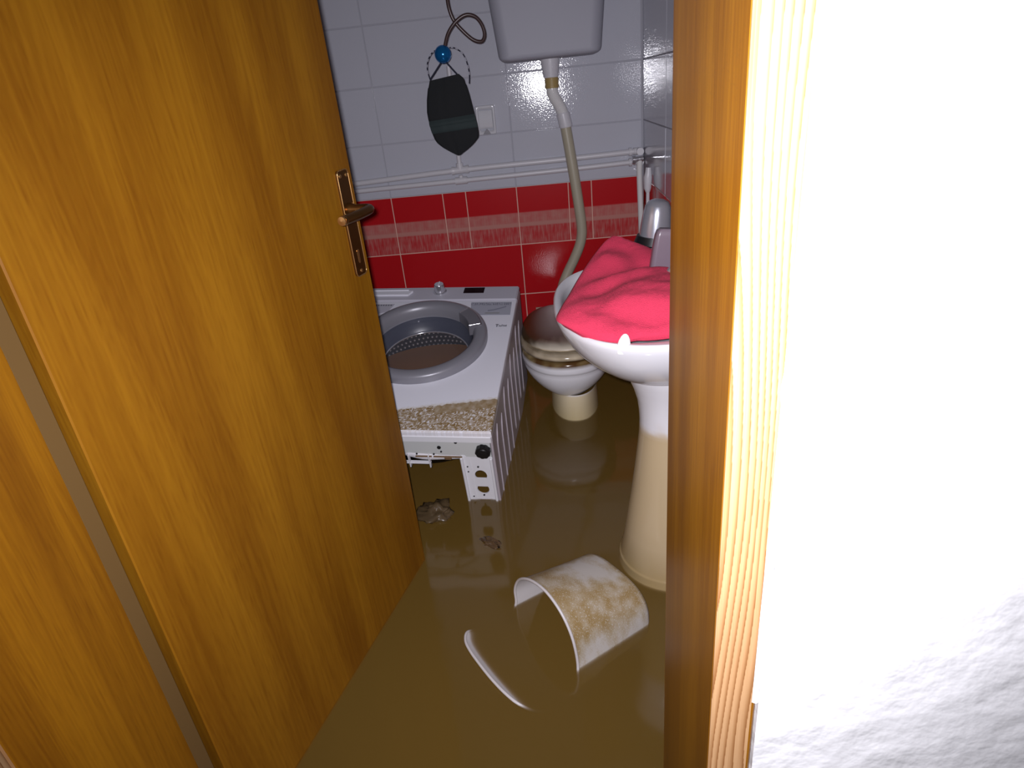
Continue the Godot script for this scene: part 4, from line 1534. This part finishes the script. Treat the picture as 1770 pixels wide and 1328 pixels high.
func build_small_things() -> void:
	# pull cord with its blue bead
	var z := -2.42
	var t := thing("pull_cord", "looped brown pull cord ending in a shiny blue bead, left of the cistern", "pull cord", Vector3.ZERO)
	var st := build()
	tube(st, smooth_path([Vector3(-0.29, 1.54, z), Vector3(-0.297, 1.50, z), Vector3(-0.2995, 1.45, z), Vector3(-0.298, 1.41, z), Vector3(-0.287, 1.373, z - 0.004), Vector3(-0.262, 1.340, z - 0.010), Vector3(-0.229, 1.310, z - 0.014), Vector3(-0.201, 1.303, z - 0.014), Vector3(-0.189, 1.322, z - 0.010), Vector3(-0.195, 1.352, z - 0.004), Vector3(-0.214, 1.376, z + 0.004), Vector3(-0.245, 1.383, z + 0.010), Vector3(-0.280, 1.366, z + 0.012), Vector3(-0.309, 1.336, z + 0.010), Vector3(-0.326, 1.300, z + 0.004), Vector3(-0.332, 1.278, z)], 7), 0.0062, 12)
	obj("cord", st, M.cord_brown, t)
	st = build()
	var bead := Vector3(-0.337, 1.276, z)
	var prof := []
	for i in 19:
		var a := PI * i / 18.0 - PI / 2.0
		prof.append(Vector2(cos(a), sin(a)) * 0.029)
	lathe(st, bead, Basis(Vector3.RIGHT, Vector3.FORWARD, Vector3.UP), prof, 32, 1.0, false)
	obj("bead", st, M.blue_bead, t)
	# face mask hung on the bead by its ear loops
	var m := thing("face_mask", "black folded face mask hanging by its ear loops from the blue bead", "face mask", Vector3.ZERO)
	var rim := [[0.0, -0.394, -0.291], [0.06, -0.399, -0.277], [0.13, -0.405, -0.268], [0.25, -0.412, -0.262], [0.4, -0.417, -0.256], [0.55, -0.415, -0.250], [0.66, -0.410, -0.245], [0.76, -0.403, -0.243], [0.81, -0.396, -0.246], [0.87, -0.380, -0.262], [0.93, -0.358, -0.285], [0.97, -0.342, -0.305], [1.0, -0.328, -0.318]]
	var front := []
	var back := []
	for i in 49:
		var v := i / 48.0
		var lo := 0.0
		var hi := 0.0
		for k in rim.size() - 1:
			if v >= rim[k][0] and v <= rim[k + 1][0]:
				var f: float = (v - rim[k][0]) / (rim[k + 1][0] - rim[k][0])
				lo = lerpf(rim[k][1], rim[k + 1][1], f)
				hi = lerpf(rim[k][2], rim[k + 1][2], f)
		var r := PackedVector3Array()
		var q := PackedVector3Array()
		for j in 17:
			var u := j / 16.0
			var x := lerpf(lo, hi, u)
			var y := 1.203 - 0.255 * v + (0.012 * (u - 0.3) if v < 0.1 else 0.0) + 0.010 * u * sin(v * PI)
			var bulge := 0.020 * sin(PI * v) * (1.0 - pow(absf(u - 0.38) * 1.6, 1.5))
			bulge -= 0.004 * exp(-pow((u - 0.38) / 0.05, 2.0))
			if v > 0.5 and v < 0.68:
				bulge += 0.0035 * fposmod((v - 0.5) * 22.0, 1.0)
			if absf(v - 0.535) < 0.02:
				bulge -= 0.005
			r.append(Vector3(x, y, z + 0.004 + bulge))
			q.append(Vector3(x, y, z - 0.004))
		front.append(r)
		back.append(q)
	st = build()
	var skin := []
	for i in 49:
		var line := PackedVector3Array(front[i])
		var rev := PackedVector3Array(back[i])
		rev.reverse()
		line.append_array(rev)
		skin.append(line)
	grid(st, skin)
	cap(st, skin[0], Vector3.UP)
	cap(st, skin[-1], Vector3.DOWN)
	var cloth := obj("cloth", st, M.black_cloth, m)
	for span in [[25, 29], [29, 33]]:
		st = build()
		var fold := []
		for i in range(span[0], span[1] + 1):
			var line := PackedVector3Array()
			for j in range(0, 17):
				var lift := 0.0012 * sin(PI * (i - span[0]) / float(span[1] - span[0])) + 0.0006
				line.append(front[i][j] + Vector3(0, 0, lift))
			fold.append(line)
		grid(st, fold, false)
		obj("pleat", st, M.mask_pleat, cloth)
	st = build()
	for s in [[Vector3(-0.347, 1.250, z + 0.006), Vector3(-0.392, 1.203, z)], [Vector3(-0.328, 1.250, z + 0.006), Vector3(-0.298, 1.212, z), Vector3(-0.288, 1.198, z)]]:
		tube(st, s, 0.0028, 8)
	obj("strap", st, M.strap, m)
	# outer loops, banded dark and pale
	var loops := [smooth_path([Vector3(-0.362, 1.290, z), Vector3(-0.378, 1.280, z), Vector3(-0.392, 1.258, z + 0.004), Vector3(-0.397, 1.232, z + 0.004), Vector3(-0.392, 1.200, z)], 6), smooth_path([Vector3(-0.312, 1.294, z), Vector3(-0.292, 1.290, z), Vector3(-0.268, 1.270, z + 0.004), Vector3(-0.256, 1.235, z + 0.006), Vector3(-0.254, 1.205, z + 0.004), Vector3(-0.258, 1.178, z)], 6)]
	for l in loops:
		st = build()
		tube(st, l, 0.0020, 6)
		var ear := obj("ear_loop", st, M.strap, m)
		for i in range(2, l.size() - 6, 4):
			st = build()
			tube(st, [l[i], l[i + 1], l[i + 2]], 0.0023, 6)
			obj("pale_band", st, M.pale_strap, ear)
	# things on the basin
	var yb := Basis(Vector3.RIGHT, Vector3.FORWARD, Vector3.UP)
	var tilt := Basis(Vector3.BACK, -0.10) * yb
	var b := thing("bottle", "silver dome capped bottle with a black collar behind the pink towel", "bottle", Vector3(0.243, 0.772, -1.56))
	st = build()
	lathe(st, Vector3.ZERO, tilt, [Vector2(0.0, 0.0), Vector2(0.047, 0.0), Vector2(0.049, 0.004), Vector2(0.043, 0.022), Vector2(0.0, 0.024)], 32)
	obj("collar", st, M.black_plastic, b)
	st = build()
	lathe(st, Vector3.ZERO, tilt, [Vector2(0.038, 0.022), Vector2(0.0365, 0.05), Vector2(0.0335, 0.075), Vector2(0.030, 0.092), Vector2(0.024, 0.102), Vector2(0.014, 0.107), Vector2(0.0, 0.108)], 36, 1.0, false)
	obj("cap", st, M.silver, b)
	st = build()
	lathe(st, Vector3.ZERO, tilt, [Vector2(0.0, -0.055), Vector2(0.03, -0.055), Vector2(0.034, -0.048), Vector2(0.036, 0.001)], 28)
	obj("body", st, M.soap_white, b)
	b = thing("bottle", "small translucent grey bottle standing in front of the silver capped one", "bottle", Vector3(0.238, 0.752, -1.385), Basis(Vector3.BACK, -0.10))
	st = build()
	var rows := []
	for q in [[0.0, 0.9, 0.85], [0.003, 0.98, 0.95], [0.01, 1.0, 1.0], [0.055, 0.93, 0.95], [0.080, 0.86, 0.9], [0.090, 0.78, 0.8], [0.095, 0.6, 0.6]]:
		rows.append(rounded(0.0, 0.033 * q[1], q[0], -0.016 * q[2], 0.016 * q[2], 0.010 * q[2]))
	grid(st, rows)
	cap(st, rows[0], Vector3.DOWN)
	cap(st, rows[-1], Vector3.UP)
	obj("body", st, M.frosted, b)
	# a bar of something white poking out from under the towel
	st = build()
	rows = []
	for q in [[0.0, 0.011], [0.006, 0.0125], [0.016, 0.0122], [0.026, 0.010], [0.033, 0.0065], [0.0365, 0.003], [0.0372, 0.0]]:
		var r := PackedVector3Array()
		for i in 20:
			var a := TAU * i / 20.0
			r.append(Vector3(cos(a) * q[1] + q[0] * 0.12, q[0], sin(a) * q[1] * 0.55))
		rows.append(r)
	grid(st, rows)
	cap(st, rows[0], Vector3.DOWN)
	var o := obj("soap", st, M.soap_white)
	o.position = Vector3(0.111, 0.698, -1.066)
	tag(o, "white rounded end of soap peeping from under the pink towel at the basin rim", "soap")
	# clumps of sludge adrift
	st = build()
	blob(st, Vector3(0.052, 0.022, 0.046), 111, 0.7, 1.3)
	o = obj("sludge_clump", st, M.sludge)
	o.position = Vector3(-0.415, 0.004, -1.56)
	tag(o, "brown sodden clump floating beside the open door below the washing machine", "debris")
	st = build()
	blob(st, Vector3(0.032, 0.010, 0.016), 113, 0.8, 1.5, Basis(Vector3.UP, -0.7))
	o = obj("sludge_clump", st, M.dark_sludge)
	o.position = Vector3(-0.232, -0.002, -1.412)
	tag(o, "small dark scrap barely breaking the water in front of the washing machine leg", "debris")
